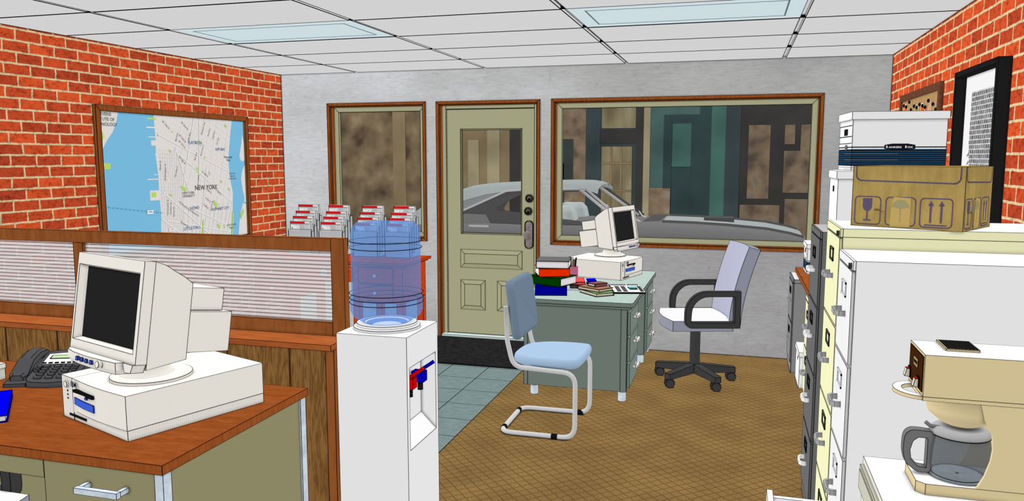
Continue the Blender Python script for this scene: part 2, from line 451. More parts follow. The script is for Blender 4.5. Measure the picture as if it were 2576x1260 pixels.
b = MB(); ring_frame(b, -93.5, -71.0, 36.8, 73.6, .5, yd + .5, yd + 1.1, OLIVE); b.build('glazing_bead', dr)
MB().box(-93.0, -71.5, yd + .8, yd + .95, 37.3, 73.1, GLASS, ink=False).build('pane', dr, ink=0)
for x0, x1, z0, z1 in ((-93.6, -71.0, 24.9, 31.4), (-93.6, -84.5, 9.8, 20.5), (-80.0, -71.0, 9.8, 20.5)):
    b = MB(); o = [(x0, z0), (x0, z1), (x1, z1), (x1, z0)]; w = 1.5; i = [(x0 + w, z0 + w), (x0 + w, z1 - w), (x1 - w, z1 - w), (x1 - w, z0 + w)]
    for k in range(4):
        q = (k + 1) % 4; b.add([(o[k][0], yd - .05, o[k][1]), (o[q][0], yd - .05, o[q][1]), (i[q][0], yd - .5, i[q][1]), (i[k][0], yd - .5, i[k][1])], [(0, 1, 2, 3)], OLIVE)
    b.add([(p[0], yd - .5, p[1]) for p in i], [(0, 1, 2, 3)], OLIVE); b.build('raised_panel', dr)
BRASS = M('aged_lock_metal', (112, 104, 92)); BRASS2 = M('olive_lock_metal', (104, 104, 74)); BRONZE = speckle('worn_bronze', (112, 92, 86), (134, 130, 128), 'f', .5)
for (x, z, m) in ((-68.4, 49.7, BRASS), (-68.8, 45.3, BRASS2)):
    b = MB(); b.at((x, yd, z), rx=PI / 2); b.lathe([(1.4, -.1), (1.4, .25), (1.1, .5), (1.0, .5)], (0, 0, 0), M('dark_lock_ring', (70, 68, 60)), 20)
    b.lathe([(.95, .45), (.8, .75), (.45, .8)], (0, 0, 0), m, 20); b.lathe([(.4, .7), (.4, .95), (.2, .95)], (.1, -.25, 0), BLACK, 12); b.build('deadbolt', dr, ang=40)
b = MB(); poly = rrect(-69.9, -67.1, 32.4, 42.0, 1.38, 6); b.prism(poly, 'y', yd - .3, yd, BRONZE); hp = b.build('lock_plate', dr, ink=.2)
b = MB(); b.at((-68.6, yd - .3, 37.1), rx=PI / 2); b.lathe([(.7, 0), (.6, .8), (1.3, 1.2), (1.55, 1.8), (1.3, 2.4), (.5, 2.6)], (0, 0, 0), BRONZE, 20, ink=False); b.build('door_knob', hp)

# ------------------------------------------------------------------ street outside
MB().box(-420, 260, D + 5, 700, -6, -4, M('asphalt', (92, 92, 92), 'u'), ink=False).build('ground_street', loc=(0, 0, 0), ink=0, kind='structure')
def blur(name, stops, scale=1.0, stretch=(1, 1, 1)):
    t = NT(name); v = t.coords(tuple(q * .06 for q in stretch))
    vo = t.n('TexVoronoi', distance='CHEBYCHEV', feature='SMOOTH_F1'); vo.inputs['Scale'].default_value = 2.2 * scale; vo.inputs['Randomness'].default_value = .8
    t.l(v, vo.inputs['Vector']); sp = t.n('SeparateColor'); t.l(vo.outputs['Color'], sp.inputs[0])
    f = t.noise(v, 1.2 * scale, 2, .5)
    k = t.math('ADD', t.math('MULTIPLY', f, .75), t.math('MULTIPLY', sp.outputs[0], .22))
    n = len(stops); return t.out(t.ramp(k, [(.3 + .4 * i / (n - 1), tuple(min(.98, q / .52) for q in rgb(c)[:3]) + (1,)) for i, c in enumerate(stops)]))
def FB(name, c):
    return blur(name, [tuple(q * .86 for q in c), c, tuple(min(255, q * 1.12) for q in c)], .5)
F_brown = blur('mottled_brown_shopfront', [(74, 62, 50), (104, 90, 70), (124, 108, 84), (148, 134, 104)], .9)
F_goods = blur('mottled_display', [(80, 72, 62), (114, 98, 80), (128, 110, 90), (140, 130, 114)], 1.3)
F_cream = FB('cream_stone', (150, 140, 112)); F_sand = FB('sand_stone', (128, 112, 84)); F_slate = FB('slate_blue_paint', (58, 68, 70))
F_teal = FB('teal_paint', (70, 94, 90)); F_tealdk = FB('dark_teal_paint', (50, 66, 66)); F_char = FB('charcoal_paint', (58, 57, 56)); F_teallt = FB('bright_teal_paint', (66, 100, 90))
F_fig = FB('dark_display_figure', (58, 66, 64)); F_pane = blur('shop_window_view', [(96, 86, 66), (128, 118, 90), (152, 146, 124)], 1.2, (1, 1, .3))
F_orange = blur('warm_window_view', [(76, 68, 60), (108, 92, 76), (122, 108, 88), (100, 96, 88)], 1.2)
Y0 = 520
def building(name, label, loc): return thing(name, label, 'building', loc)
t = building('brick_shop_building', 'brown mottled shop building across the street seen through the left window', (-240, Y0, -4))
MB().box(-420, -188, Y0, Y0 + 60, -4, 230, F_brown, ink=False).build('facade', t, ink=0)
for x in (-331, -236): MB().box(x, x + 8, Y0 - 4, Y0, -4, 150, F_sand, ink=False).build('pilaster', t, ink=0)
MB().box(-300, -200, Y0 - 2, Y0, 101, 112, FB('olive_fascia', (106, 100, 70)), ink=False).build('fascia', t, ink=0)
t = building('stone_shop_building', 'sandy stone building across the street behind the door glass', (-150, Y0, -4))
MB().box(-188, -97, Y0, Y0 + 60, -4, 230, F_sand, ink=False).build('facade', t, ink=0)
for x0, x1, z1, m in ((-180, -173, 76, F_cream), (-166, -158, 96, F_cream), (-150, -143, 120, F_char), (-134, -128, 84, F_slate), (-124, -112, 60, F_slate)):
    MB().box(x0, x1, Y0 - 3, Y0, -4, z1, m, ink=False).build('pilaster', t, ink=0)
MB().box(-116, -98, Y0 - 2, Y0, 30, 100, F_goods, ink=False).build('display_window', t, ink=0)
MB().box(-113, -106, Y0 - 3, Y0 - 2, 46, 76, F_fig, ink=False).build('display_figure', t, ink=0)
t = building('slate_shop_building', 'slate blue shopfront with tall cream glazed door across the street', (-76, Y0, -4))
MB().box(-97, -56, Y0, Y0 + 60, -4, 230, F_slate, ink=False).build('facade', t, ink=0)
MB().box(-97, -88, Y0 - 5, Y0, -4, 230, F_slate, ink=False).build('pilaster', t, ink=0); MB().box(-64, -59, Y0 - 5, Y0, -4, 230, F_char, ink=False).build('pilaster', t, ink=0)
MB().box(-59, -55.5, Y0 - 6, Y0, -4, 230, F_cream, ink=False).build('pilaster', t, ink=0)
MB().box(-87, -65, Y0 - 1.5, Y0, 83, 98, F_pane, ink=False).build('transom', t, ink=0)
MB().box(-88, -64, Y0 - 2.5, Y0, 73, 82, F_char, ink=False).build('lintel', t, ink=0)
b = MB()
b.box(-87, -67, Y0 - 1.5, Y0, 4, 71, F_pane, ink=False)
for x in (-80.5, -74): b.box(x - .6, x + .6, Y0 - 2.2, Y0 - 1.4, 4, 71, F_sand, ink=False)
for z in (24, 42, 60): b.box(-87, -67, Y0 - 2.4, Y0 - 1.3, z - .6, z + .6, F_sand, ink=False)
b.build('glazed_door', t, ink=0)
t = building('teal_shop_building', 'teal green shopfront with dark recessed door in the wide window view', (-28, Y0, -4))
MB().box(-55.5, 1.0, Y0, Y0 + 60, -4, 230, F_teal, ink=False).build('facade', t, ink=0)
b = MB(); ring_frame(b, -46.5, -24, -4, 91, 5, Y0 - 4, Y0, F_tealdk); b.build('door_frame', t, ink=0)
MB().box(-41, -29, Y0 - 1.5, Y0, 58, 85, F_teallt, ink=False).build('door_pane', t, ink=0)
MB().box(-41.4, -28.6, Y0 - 1, Y0, -4, 58, F_tealdk, ink=False).build('door_leaf', t, ink=0)
MB().box(-24, -17, Y0 - 4, Y0, -4, 230, F_tealdk, ink=False).build('pilaster', t, ink=0); MB().box(-17, -8, Y0 - 3, Y0, -4, 230, F_teallt, ink=False).build('pilaster', t, ink=0)
MB().box(-55, -41.5, Y0 - 5, Y0, -4, 44, F_goods, ink=False).build('stall', t, ink=0)
MB().box(-8, 1, Y0 - 3, Y0, -4, 230, F_slate, ink=False).build('pilaster', t, ink=0)
t = building('charcoal_shop_building', 'charcoal shopfront with warm-toned display windows at far right of the wide window', (60, Y0, -4))
MB().box(1, 200, Y0, Y0 + 60, -4, 230, F_char, ink=False).build('facade', t, ink=0)
for x0, x1, z0, z1 in ((6, 19, 38, 84), (27.5, 33.5, 72, 84), (37, 70, 68, 84), (27.5, 70, 42, 68), (2, 26, 12, 34), (29, 66, 14, 38)):
    MB().box(x0, x1, Y0 - 1.5, Y0, z0, z1, F_orange, ink=False).build('display_window', t, ink=0)  # plain mottled warm brown colour

# parked car beyond the windows
car = thing('parked_car', 'grey two-door car with fastback roof parked outside behind the window', 'car', (-64, 400, -4), group=None, local=True)
def cm(name, c, face='f'):
    return NT(name).out(color=tuple(min(.98, q / .52) for q in rgb(c, face)[:3]) + (1,))
CARB = cm('car_grey_paint', (104, 104, 104)); CARD = cm('car_dark_grey', (74, 74, 74)); CARR = cm('car_light_roof', (172, 180, 180), 'u'); CARC = cm('car_chrome', (168, 168, 168)); CART = cm('car_tyre', (40, 40, 40))
CARS = cm('car_seat', (160, 168, 168)); CARH = cm('hood_grey', (112, 114, 114), 'u')
st = [(-98, 30, 30, 31, 20), (-94, 34, 34, 35, 14), (-70, 37, 35.6, 37, 12), (-30, 37.5, 35.5, 36.2, 12), (12, 37.3, 35.8, 36.6, 12), (30, 37, 36.3, 37.2, 12), (55, 36.5, 35.6, 36.5, 12), (78, 35, 33.6, 34.8, 12), (92, 33.5, 31, 32.2, 12), (96.5, 31.5, 28.6, 29.8, 14), (97.5, 31, 22, 23, 16)]
def ring(x, w, bz, tz, lo): return [(x, -w + 3, lo), (x, -w - .3, lo + 9), (x, -w, bz - 4), (x, -w + 2.2, bz - .8), (x, -w + 11, tz - .5), (x, 0, tz + .3), (x, w - 11, tz - .5), (x, w - 2.2, bz - .8), (x, w, bz - 4), (x, w + .3, lo + 9), (x, w - 3, lo)]
def dens(st, n):
    out = []
    for a, c in zip(st, st[1:]):
        for k in range(n):
            q = k / n; out.append(tuple(u + (v - u) * q for u, v in zip(a, c)))
    return out + [st[-1]]
MB().loft([ring(*s_) for s_ in st], CARB, True).build('body', car, ink=.08, ang=50)
rf = [(-97, 29, 40.5), (-90, 28.5, 45.2), (-79, 27.5, 50.2), (-67, 27, 53.6), (-56, 26.5, 54.7), (-45, 26, 55.3), (-30, 25.6, 56.1), (-18, 25.3, 56.4), (-9, 25.1, 56.3), (-4, 24.9, 55.6), (-.5, 24.6, 54.3)]
b = MB(); b.loft([[(x, -w - (1.6 if x < -50 else 0), z - (4.2 if x > -50 else 4.2 + (-50 - x) * .18)), (x, -w + 2.5, z - 1.8), (x, -w * .5, z - .3), (x, 0, z), (x, w * .5, z - .3), (x, w - 2.5, z - 1.8), (x, w + (1.6 if x < -50 else 0), z - (4.2 if x > -50 else 4.2 + (-50 - x) * .18))] for x, w, z in rf], CARR, True, closed=False, caps=False); roof = b.build('roof', car, ink=.07, ang=70)
b = MB()
for s_ in (-1, 1):
    b.tube([(-84, s_ * 29.6, 34.6), (-69, s_ * 28.6, 40.8), (-46, s_ * 26.6, 51.2), (-38, s_ * 26.0, 51.8), (-8.5, s_ * 25.4, 52.5)], .55, CARC)
    b.tube([(-9, s_ * 25.4, 52.4), (3, s_ * 29.0, 43.6), (12.5, s_ * 32.5, 36.4)], .7, CARC)
    b.tube([(-6.4, s_ * 25.0, 52.7), (5.5, s_ * 28.6, 43.6), (15.5, s_ * 31, 36.6)], .6, CARC if s_ < 0 else CARD)
b.tube([(-8.5, -25.2, 52.6), (-5.5, -14, 53.8), (-3.6, 0, 54.4), (-3.2, 12, 54.2), (-3.8, 24.6, 53.0)], .7, CARC)
b.build('window_trim', car, ink=.05)
for s_ in (-1, 1):
    y = s_ * 27.6
    if s_ > 0:
        MB().add([(-86, 30.5, 34.8), (-84, 29.8, 34.8), (-69, 28.8, 40.9), (-60, 27.8, 45), (-64, 29.4, 39), (-62, 30.4, 35.5)], [(0, 1, 2, 3, 4, 5)], CARD).build('quarter_panel', car, ink=.04)
        continue
    MB().add([(-86, s_ * 30.5, 34.8), (-84, s_ * 29.8, 34.8), (-69, s_ * 28.8, 40.9), (-46, s_ * 26.7, 51.2), (-37, s_ * 26.1, 51.8), (-9, s_ * 25.5, 52.3), (-10, s_ * 25.7, 51.3), (-37, s_ * 26.4, 50.4), (-50, s_ * 28.4, 43.4), (-50, s_ * 28.9, 41.9), (-37, s_ * 29.1, 41.0), (-22, s_ * 29.6, 38.6), (-8, s_ * 30.2, 37.4), (-6, s_ * 31.5, 35.5)],
             [tuple(range(14))], CARD).build('quarter_panel', car, ink=.04)
    MB().add([(-84, s_ * 33, 35), (-52, s_ * 33.5, 35.7), (-55, s_ * 31.8, 39.8), (-66, s_ * 31.2, 40.0)], [(0, 1, 2, 3)], CARB).build('shoulder_panel', car, ink=.04)
for s_ in (-1, 1): MB().box(-40, -20, s_ * 16 - 8, s_ * 16 + 8, 20, 24, CARS, ink=False).build('seat_base', car, ink=0)
for s_ in (-1, 1):
    b = MB(); b.loft([[(-22 + q, s_ * 15 - w, z), (-13 + q, s_ * 15 - w, z), (-13 + q, s_ * 15 + w, z), (-22 + q, s_ * 15 + w, z)] for q, w, z in ((1, 9, 22), (0, 9, 34), (-1.5, 8.5, 41), (-3.5, 6, 43.6))], CARS, True, ink=False); b.build('seat_back', car, ink=0)
b = MB(); b.sheet([(20.5, -17, 37.2), (28, -17, 37.5), (29.5, 27, 37.6), (21, 27, 37.2)], CARD); b.build('cowl_vent', car, ink=0)
hx = [(30, 37.6), (45, 37.3), (60, 36.6), (78, 35.2), (88, 33.4), (94, 31.8)]
for s_ in (-1, 1):
    b = MB(); b.loft([[(x, s_ * 21.5 - 1, z - .6), (x, s_ * 21.5, z + .5), (x, s_ * 21.5 + 1, z - .6)] for x, z in hx], CARD, False, closed=False, caps=False, ink=False); b.build('hood_rib', car, ink=0)
b = MB(); b.loft([[(x, -19, z - .4), (x, 0, z + .5), (x, 19, z - .4)] for x, z in hx], CARR, True, closed=False, caps=False); b.build('hood_stripe', car, ink=.06, ang=70)
MB().box(49, 63, -7, 9, 36.0, 38.4, CARD).build('hood_scoop', car, ink=.05)
for y in (-24, 2):
    b = MB(); b.tube([(20, y, 37.4), (17, y + 6, 38.0), (14.5, y + 16, 39.4)], .35, CARC, 6); b.build('wiper', car, ink=0)
for x in (-62, 62):
    for s_ in (-1, 1):
        b = MB(); b.at((x, s_ * 33, 9), rx=PI / 2); b.lathe([(8, -4), (13, -4), (13, 4), (8, 4)], (0, 0, 0), CART, 28); w = b.build('wheel', car, ink=0)
        b = MB(); b.at((x, s_ * 33, 9), rx=PI / 2); b.lathe([(8, -3), (6, -2), (6, 2), (8, 3)], (0, 0, 0), CARC, 20); b.build('hubcap', w, ink=0)
b = MB(); b.tube([(8, -36.5, 37), (7, -38.5, 41), (6.2, -39, 46)], [1.6, 1.4, .5], CARC, 10); b.build('mirror', car, ink=0)
b = MB(); b.box(-62, -52, -37.6, -36.9, 34.0, 34.9, CARC, ink=False); b.build('side_marker', car, ink=0)

# ------------------------------------------------------------------ wall map on the left wall
t = thing('wall_map', 'framed street map of a river island city on the left brick wall', 'map', (XL, 202, 36))
b = MB()
yA, yB, zA, zB = 168.7, 235.1, 35.9, 77.4
for (p0, p1, q0, q1) in (((yA, zA), (yA, zB), (yA + 1.6, zA + 1.6), (yA + 1.6, zB - 1.6)), ((yB, zA), (yB, zB), (yB - 1.6, zA + 1.6), (yB - 1.6, zB - 1.6)),
                         ((yA, zB), (yB, zB), (yA + 1.6, zB - 1.6), (yB - 1.6, zB - 1.6)), ((yA, zA), (yB, zA), (yA + 1.6, zA + 1.6), (yB - 1.6, zA + 1.6))):
    b.prism([p0, p1, q1, q0], 'x', XL, XL + 1.0, MAPFRAME)
b.build('frame', t)
ma, mb_, mc, md = yA + 1.6, yB - 1.6, zA + 1.6, zB - 1.6
WATER = M('map_water', (116, 180, 214)); LAND = M('map_land', (216, 210, 206)); STREET = M('map_street', (238, 238, 238)); ROAD2 = M('map_minor_street', (226, 224, 222)); PARK = M('map_park', (172, 208, 96)); TXT = M('map_text_grey', (92, 92, 92)); TXTB = M('map_text_blue', (52, 96, 150)); TXTD = M('map_text_dark', (50, 50, 50)); PIER = M('map_pier', (214, 210, 208)); SHORE = M('map_shore', (196, 190, 178))
LAYER = [0]      # every printed shape lies a hair above the one before it
def mp(u, v, lay=0): return (XL + .22 + LAYER[0] * .0008, ma + u * (mb_ - ma), mc + v * (md - mc))
b = MB()
def mpoly(pts, m, lay): LAYER[0] += 1; b.sheet([mp(u, v, lay) for u, v in pts], m)
mpoly([(0, 0), (1, 0), (1, 1), (0, 1)], WATER, 0)
shoreL = [(.345, 0), (.335, .12), (.34, .25), (.335, .4), (.335, .55), (.325, .7), (.33, .8), (.325, 1)]
shoreR = [(.90, 1), (.885, .9), (.868, .76), (.858, .66), (.862, .55), (.872, .46), (.885, .38), (.875, .2), (.862, .1), (.855, 0)]
mpoly(shoreL + shoreR, LAND, 1)
mpoly([(0, 1), (.11, 1), (.10, .94), (.075, .86), (.04, .8), (.01, .73), (0, .7)], LAND, 1)
mpoly([(1, .80), (.985, .88), (.975, .8), (.955, .7), (.965, .655), (.985, .65), (1, .66)], LAND, 1)
mpoly([(1, .62), (.975, .57), (.962, .5), (.97, .4), (.985, .33), (.98, .29), (1, .285)], LAND, 1)
mpoly([(1, .27), (.97, .28), (.945, .2), (.93, .1), (.92, 0), (1, 0)], LAND, 1)
for v, l, h, m in ((.965, .05, .012, PARK), (.90, .06, .01, PIER), (.83, .05, .008, PIER), (.77, .035, .04, PIER), (.70, .015, .01, PIER), (.55, .03, .006, PIER), (.515, .07, .008, PIER), (.36, .06, .075, PIER), (.07, .07, .01, PIER), (.04, .075, .012, PARK)):
    mpoly([(.335 - l, v), (.34, v), (.34, v + h), (.335 - l, v + h)], m, 1)
mpoly([(.283, .385), (.315, .385), (.315, .42), (.283, .42)], PARK, 2)
mpoly([(.02, .6), (.05, .6), (.05, .64), (.01, .645)], PARK, 2); mpoly([(.005, .77), (.025, .82), (.02, .86), (0, .84)], PARK, 2)
def street(u0, v0, u1, v1, w, m, lay):
    LAYER[0] += 1; L = max(1e-6, math.hypot((u1 - u0) * 1.55, v1 - v0)); nx, nz = -(v1 - v0) / L, (u1 - u0) * 1.55 / L
    b.sheet([mp(u0 + nx * w / 1.55, v0 + nz * w, lay), mp(u1 + nx * w / 1.55, v1 + nz * w, lay), mp(u1 - nx * w / 1.55, v1 - nz * w, lay), mp(u0 - nx * w / 1.55, v0 - nz * w, lay)], m)
def inland(u, v):
    def at(line, v):
        for (a, c) in zip(line, line[1:]):
            if min(a[1], c[1]) <= v <= max(a[1], c[1]): return a[0] + (c[0] - a[0]) * (v - a[1]) / ((c[1] - a[1]) or 1)
        return line[0][0]
    return 0 <= v <= 1 and at(shoreL, v) < u < at(shoreR, v)
def clipstreet(u0, v0, u1, v1, w, m, lay, n=40):
    run = None
    for k in range(n + 1):
        u, v = u0 + (u1 - u0) * k / n, v0 + (v1 - v0) * k / n
        if inland(u, v): run = (run[0] if run else (u, v), (u, v))
        elif run: street(*run[0], *run[1], w, m, lay); run = None
    if run and run[0] != run[1]: street(*run[0], *run[1], w, m, lay)
for k in range(46):                         # cross streets of the tilted grid
    c = -.35 + k * .05
    clipstreet(.45, c + .40, .95, c, .0016, ROAD2, 2)
for k in range(16):                         # numbered avenues
    c = .34 + k * .05
    clipstreet(c, .3 if k < 4 else 0, c + .19, 1, .0034 if k % 2 == 0 else .002, STREET, 3)
for k in range(10): clipstreet(.35 + k * .014, 0, .355 + k * .016, .72, .0018, STREET, 2)
for k in range(26): clipstreet(.34, .04 + k * .028, .5, .03 + k * .028, .0012, ROAD2, 2)
for k in range(12): clipstreet(.48 + k * .03, 0, .50 + k * .034, .3, .0014, ROAD2, 2)
for q in ((.36, .42, .72, .0), (.34, .22, .47, .08), (.52, .3, .86, .08), (.45, .74, .87, .3), (.34, .86, .88, .55), (.60, .0, .68, .6), (.5, .45, .6, 1), (.62, .5, .64, 1), (.38, .2, .86, .04), (.46, .76, .54, .4)): clipstreet(*q, .0045, STREET, 3)
for (u, v, w, h) in ((.635, .80, .022, .06), (.61, .58, .022, .05), (.42, .73, .018, .025), (.50, .435, .045, .05), (.735, .29, .038, .07), (.41, .39, .025, .025), (.845, .95, .025, .03), (.67, .68, .018, .02), (.755, .1, .024, .05), (.85, .41, .016, .03), (.70, .55, .012, .04), (.44, .88, .012, .015), (.345, .85, .008, .02), (.8, .09, .012, .03), (.79, .48, .016, .025)):
    mpoly([(u - w / 2, v + h * .3), (u - w * .2, v + h / 2), (u + w / 2, v), (u + w * .25, v - h / 2)], PARK, 4)
mpoly([(.857, 0), (.868, 0), (.882, .2), (.872, .22)], PARK, 4); mpoly([(.945, .14), (.975, .2), (.965, .23), (.94, .17)], PARK, 4); mpoly([(.615, 0), (.627, 0), (.64, .17), (.63, .17)], PARK, 4)
def mtxt(s_, u, v, size, m, rot=0):
    LAYER[0] += 1; a = math.radians(rot); o = mp(u, v, 5)
    b.text(s_, size, o, (0, math.cos(a), math.sin(a)), (0, -math.sin(a), math.cos(a)), m)
mtxt("NEW YORK", .67, .435, 2.1, TXTD)
mtxt('FLATIRON', .60, .80, 1.4, TXTB); mtxt('KIPS BAY', .795, .75, 1.25, TXTB); mtxt('NOHO', .575, .275, 1.35, TXTB); mtxt('ALPHABET CITY', .775, .25, 1.25, TXTB); mtxt('LITTLE ITALY', .55, .115, 1.35, TXTB)
mtxt('NEW YORK', .535, .40, 1.05, TXT); mtxt('UNIVERSITY', .535, .375, 1.05, TXT)
mtxt('TEVENS', .035, .98, 1.3, TXT); mtxt('ITUTE OF', .045, .945, 1.3, TXT); mtxt('HNOLOGY', .05, .91, 1.3, TXT)
mtxt('Waterside', .855, .685, 1.0, TXTD); mtxt('Plaza', .857, .66, 1.0, TXTD); mtxt('EAST RIVER', .86, .10, .95, TXT); mtxt('PARK', .86, .075, .95, TXT)
for i, s_ in enumerate(('New York', 'Skyports', 'Seaplane Base')): mtxt(s_, .885, .545 - i * .022, .75, TXT)
for s_, u, v, r in (('W 17th St', .40, .93, -38), ('W 23rd St', .53, .93, -38), ('W 13th St', .51, .83, -38), ('W 17th St', .505, .785, -38), ('W 12th St', .50, .66, -38), ('8th Ave', .47, .84, 68), ('6th Ave', .56, .85, 66), ('5th Ave', .60, .69, 66), ('7th Ave S', .455, .57, 70), ('Park Ave S', .65, .74, 66), ('3rd Ave', .71, .89, 66), ('2nd Ave', .745, .87, 66), ('1st Ave', .775, .82, 66), ('Broadway', .61, .50, 80), ('E 14th St', .665, .545, -32), ('E 10th St', .685, .41, -32), ('E 12th St', .765, .39, -32), ('E 7th St', .68, .33, -32), ('E 4th St', .66, .28, -32), ('W Houston St', .5, .3, -32), ('E Houston St', .57, .235, -28), ('Broome St', .495, .155, -28), ('Greenwich St', .385, .30, 85), ('Hudson St', .405, .29, 85), ('Varick St', .425, .26, 85), ('Washington St', .38, .57, 86), ('West St', .35, .62, 86), ('Avenue B', .705, .28, 70), ('Madison Ave', .665, .92, 66)):
    mtxt(s_, u, v, .85, TXT, r)
for u, v in ((.27, .275), (.405, .125)):
    mpoly([(u - .02, v - .015), (u + .02, v - .015), (u + .02, v + .015), (u - .02, v + .015)], PAPERW, 5)
    LAYER[0] += 1; o = mp(u, v, 6); b.text('I-78', .85, o, (0, 1, 0), (0, 0, 1), TXTD)
for k in range(14): street(.02 + .024 * k, .335 - .0055 * k, .034 + .024 * k, .332 - .0055 * k, .0025, M('map_tunnel', (96, 150, 184)), 1)
b.build('map_sheet', t, ink=0)

# ------------------------------------------------------------------ glazed partition behind the front desk
P = 106.1
t = thing('room_partition', 'brown wooden half-height partition topped with frosted glass panes', 'partition', (-110, P, 0))
b = MB(); b.box(XL, -56.6, 101.6, 109, 0, 35.3, PANEL)
b.build('panelled_base', t)
b = MB()
for k in range(10):
    x = -56.6 - 10.9 * k - 7.4
    if x > XL: b.box(x - .12, x + .12, 101.52, 101.62, 0, 35.2, M('panel_groove', (58, 38, 20)), ink=False)
b.box(-57.9, -56.5, 101.5, 109.1, 0, 35.3, PART_WOOD); b.build('base_end_post', t)
MB().box(XL, -56.4, 100.5, 110.2, 35.3, 36.2, M('x', (1, 1, 1)) if False else SILL_WOOD).build('sill', t)
b = MB(); b.box(XL, -59.1, P, P + 1.35, 49.3, 51.3, PART_WOOD); b.build('top_rail', t)
b = MB(); b.box(XL, -59.1, P, P + 1.35, 36.2, 38.3, PART_WOOD); b.build('bottom_rail', t)
b = MB(); b.box(-107.7, -105.8, P + .05, P + 1.3, 38.3, 49.3, PART_WOOD); b.build('mullion', t)
b = MB(); b.box(-59.1, -56.95, P, P + 1.35, 36.2, 51.32, PART_WOOD); b.build('end_post', t)
def reeded():
    t_ = NT('reeded_glass'); tc = t_.n('TexCoord'); sx = t_.n('SeparateXYZ'); t_.l(tc.outputs['Object'], sx.inputs[0])
    a = t_.math('DIVIDE', t_.math('PINGPONG', t_.math('DIVIDE', sx.outputs[2], IN), .31), .31)
    d = t_.n('BsdfDiffuse'); t_.l(t_.ramp(a, [(.0, rgb((96, 98, 102))), (.28, rgb((176, 177, 180))), (.6, rgb((226, 228, 230))), (1, rgb((238, 240, 242)))]), d.inputs[0])
    tr = t_.n('BsdfTransparent'); mx = t_.n('MixShader'); mx.inputs[0].default_value = .79; o = t_.n('OutputMaterial')
    t_.l(tr.outputs[0], mx.inputs[1]); t_.l(d.outputs[0], mx.inputs[2]); t_.l(mx.outputs[0], o.inputs[0]); return t_.m
REED = reeded()
for x0, x1 in ((XL, -107.7), (-105.8, -59.1)):
    MB().sheet([(x0, P + .7, 38.3), (x1, P + .7, 38.3), (x1, P + .7, 49.3), (x0, P + .7, 49.3)], REED).build('glass_pane', t, ink=0)

# ------------------------------------------------------------------ front desk
t = thing('office_desk', 'khaki metal desk with reddish-brown wooden top in the left foreground', 'desk', (-100, 85, 0))
DSK = M('desk_khaki_enamel', (137, 132, 98))
MB().box(-140, -60.4, 69.6, 100.4, 28.35, 29.5, DESKEDGE, top=DESKTOP).build('tabletop', t)
def angle_leg(x0, x1, y0, y1): return MB().box(x0, x1, y0, y1, 0, 28.35, STEEL)
angle_leg(-61.9, -60.75, 70.05, 71.4).build('leg', t); angle_leg(-61.9, -60.75, 98.9, 100.3).build('leg', t); angle_leg(-139.5, -138.3, 70.05, 71.4).build('leg', t); angle_leg(-139.5, -138.3, 98.9, 100.3).build('leg', t)
MB().box(-77.7, -61.0, 71.2, 99, 4, 28.34, DSK).build('pedestal', t)
dw = MB().box(-77.65, -61.95, 70.2, 71.15, 16, 28.2, DSK).build('drawer', t)
b = MB(); b.box(-71.55, -65.6, 68.3, 68.9, 25.45, 26.15, STEEL)
for x in (-71.55, -66.2): b.box(x, x + .6, 68.9, 70.2, 25.55, 26.1, STEEL)
b.build('handle', dw)
MB().box(-77.65, -61.95, 70.2, 71.15, 4, 15.8, DSK).build('drawer', t)
MB().box(-138.3, -77.7, 70.2, 71, 25.9, 28.3, DSK).build('apron', t); MB().box(-138.3, -77.7, 97.8, 98.4, 6, 28.34, DSK).build('back_panel', t)

# ------------------------------------------------------------------ computers
def make_computer(loc, rz, label):
    """front faces local -Y; base 16.4 x 19.2 x 5.6"""
    t = thing('desktop_computer', label, 'computer', loc, rz, group='beige desktop computers')
    w, d, h = 16.4, 19.3, 5.6
    # bowed front: right side stands proud of the ribbed lower plinth
    front = [(2.9 + (w - 2.9) * k / 8, -.35 * math.sin(PI * k / 8)) for k in range(9)]
    b = MB(); b.prism(front + [(w, d), (2.9, d)], 'z', 1.3, h, BEIGE, cap=BEIGE_TOP); b.build('case', t, ang=20)
    b = MB(); b.box(0, 2.88, 0, d, 0, h, RIB, top=BEIGE); b.box(2.9, w, .05, d, 0, 1.29, RIB); b.build('plinth', t)
    b = MB(); fr = [(x, -.36 if x > 6 else -.30) for x in (3.6, 9.2)]
    b.prism([(3.5, -.1), (6.4, -.42), (9.3, -.5), (9.3, 0), (3.5, 0)], 'z', 2.25, 3.2, BLUE); b.build('badge', t)
    MB().box(3.1, 10.0, -.1, .3, 1.1, 2.25, RIB).build('recess', t, ink=0)
    b = MB(); b.box(4.3, 9.4, -.62, -.2, 4.05, 4.45, BLACK); b.box(4.5, 7.6, -.68, -.6, 4.02, 4.12, WHITE, ink=False); b.box(7.7, 8.2, -.75, -.6, 3.75, 4.0, BLUE); b.build('disk_drive', t)
    b = MB(); b.at((1.5, 0, 4.6), rx=PI / 2); b.lathe([(.42, 0), (.42, .25), (.3, .3)], (0, 0, 0), BEIGE, 18); b.build('power_button', t)
    b = MB()
    for z in (3.6, 3.1, 2.6): b.box(1.4, 1.65, -.06, .05, z, z + .2, BLACK, ink=False)
    b.box(1.7, 6.2, -.06, .04, .45, .75, BLACK, ink=False); b.build('indicator_light', t)
    b = MB(); b.text('IBM', 1.0, (4.15, -.42, 5.0), (1, 0, 0), (0, 0, 1), M('badge_navy', (16, 20, 48)), bold=.035); 
    b.build('nameplate', t, ink=.04)
    return t
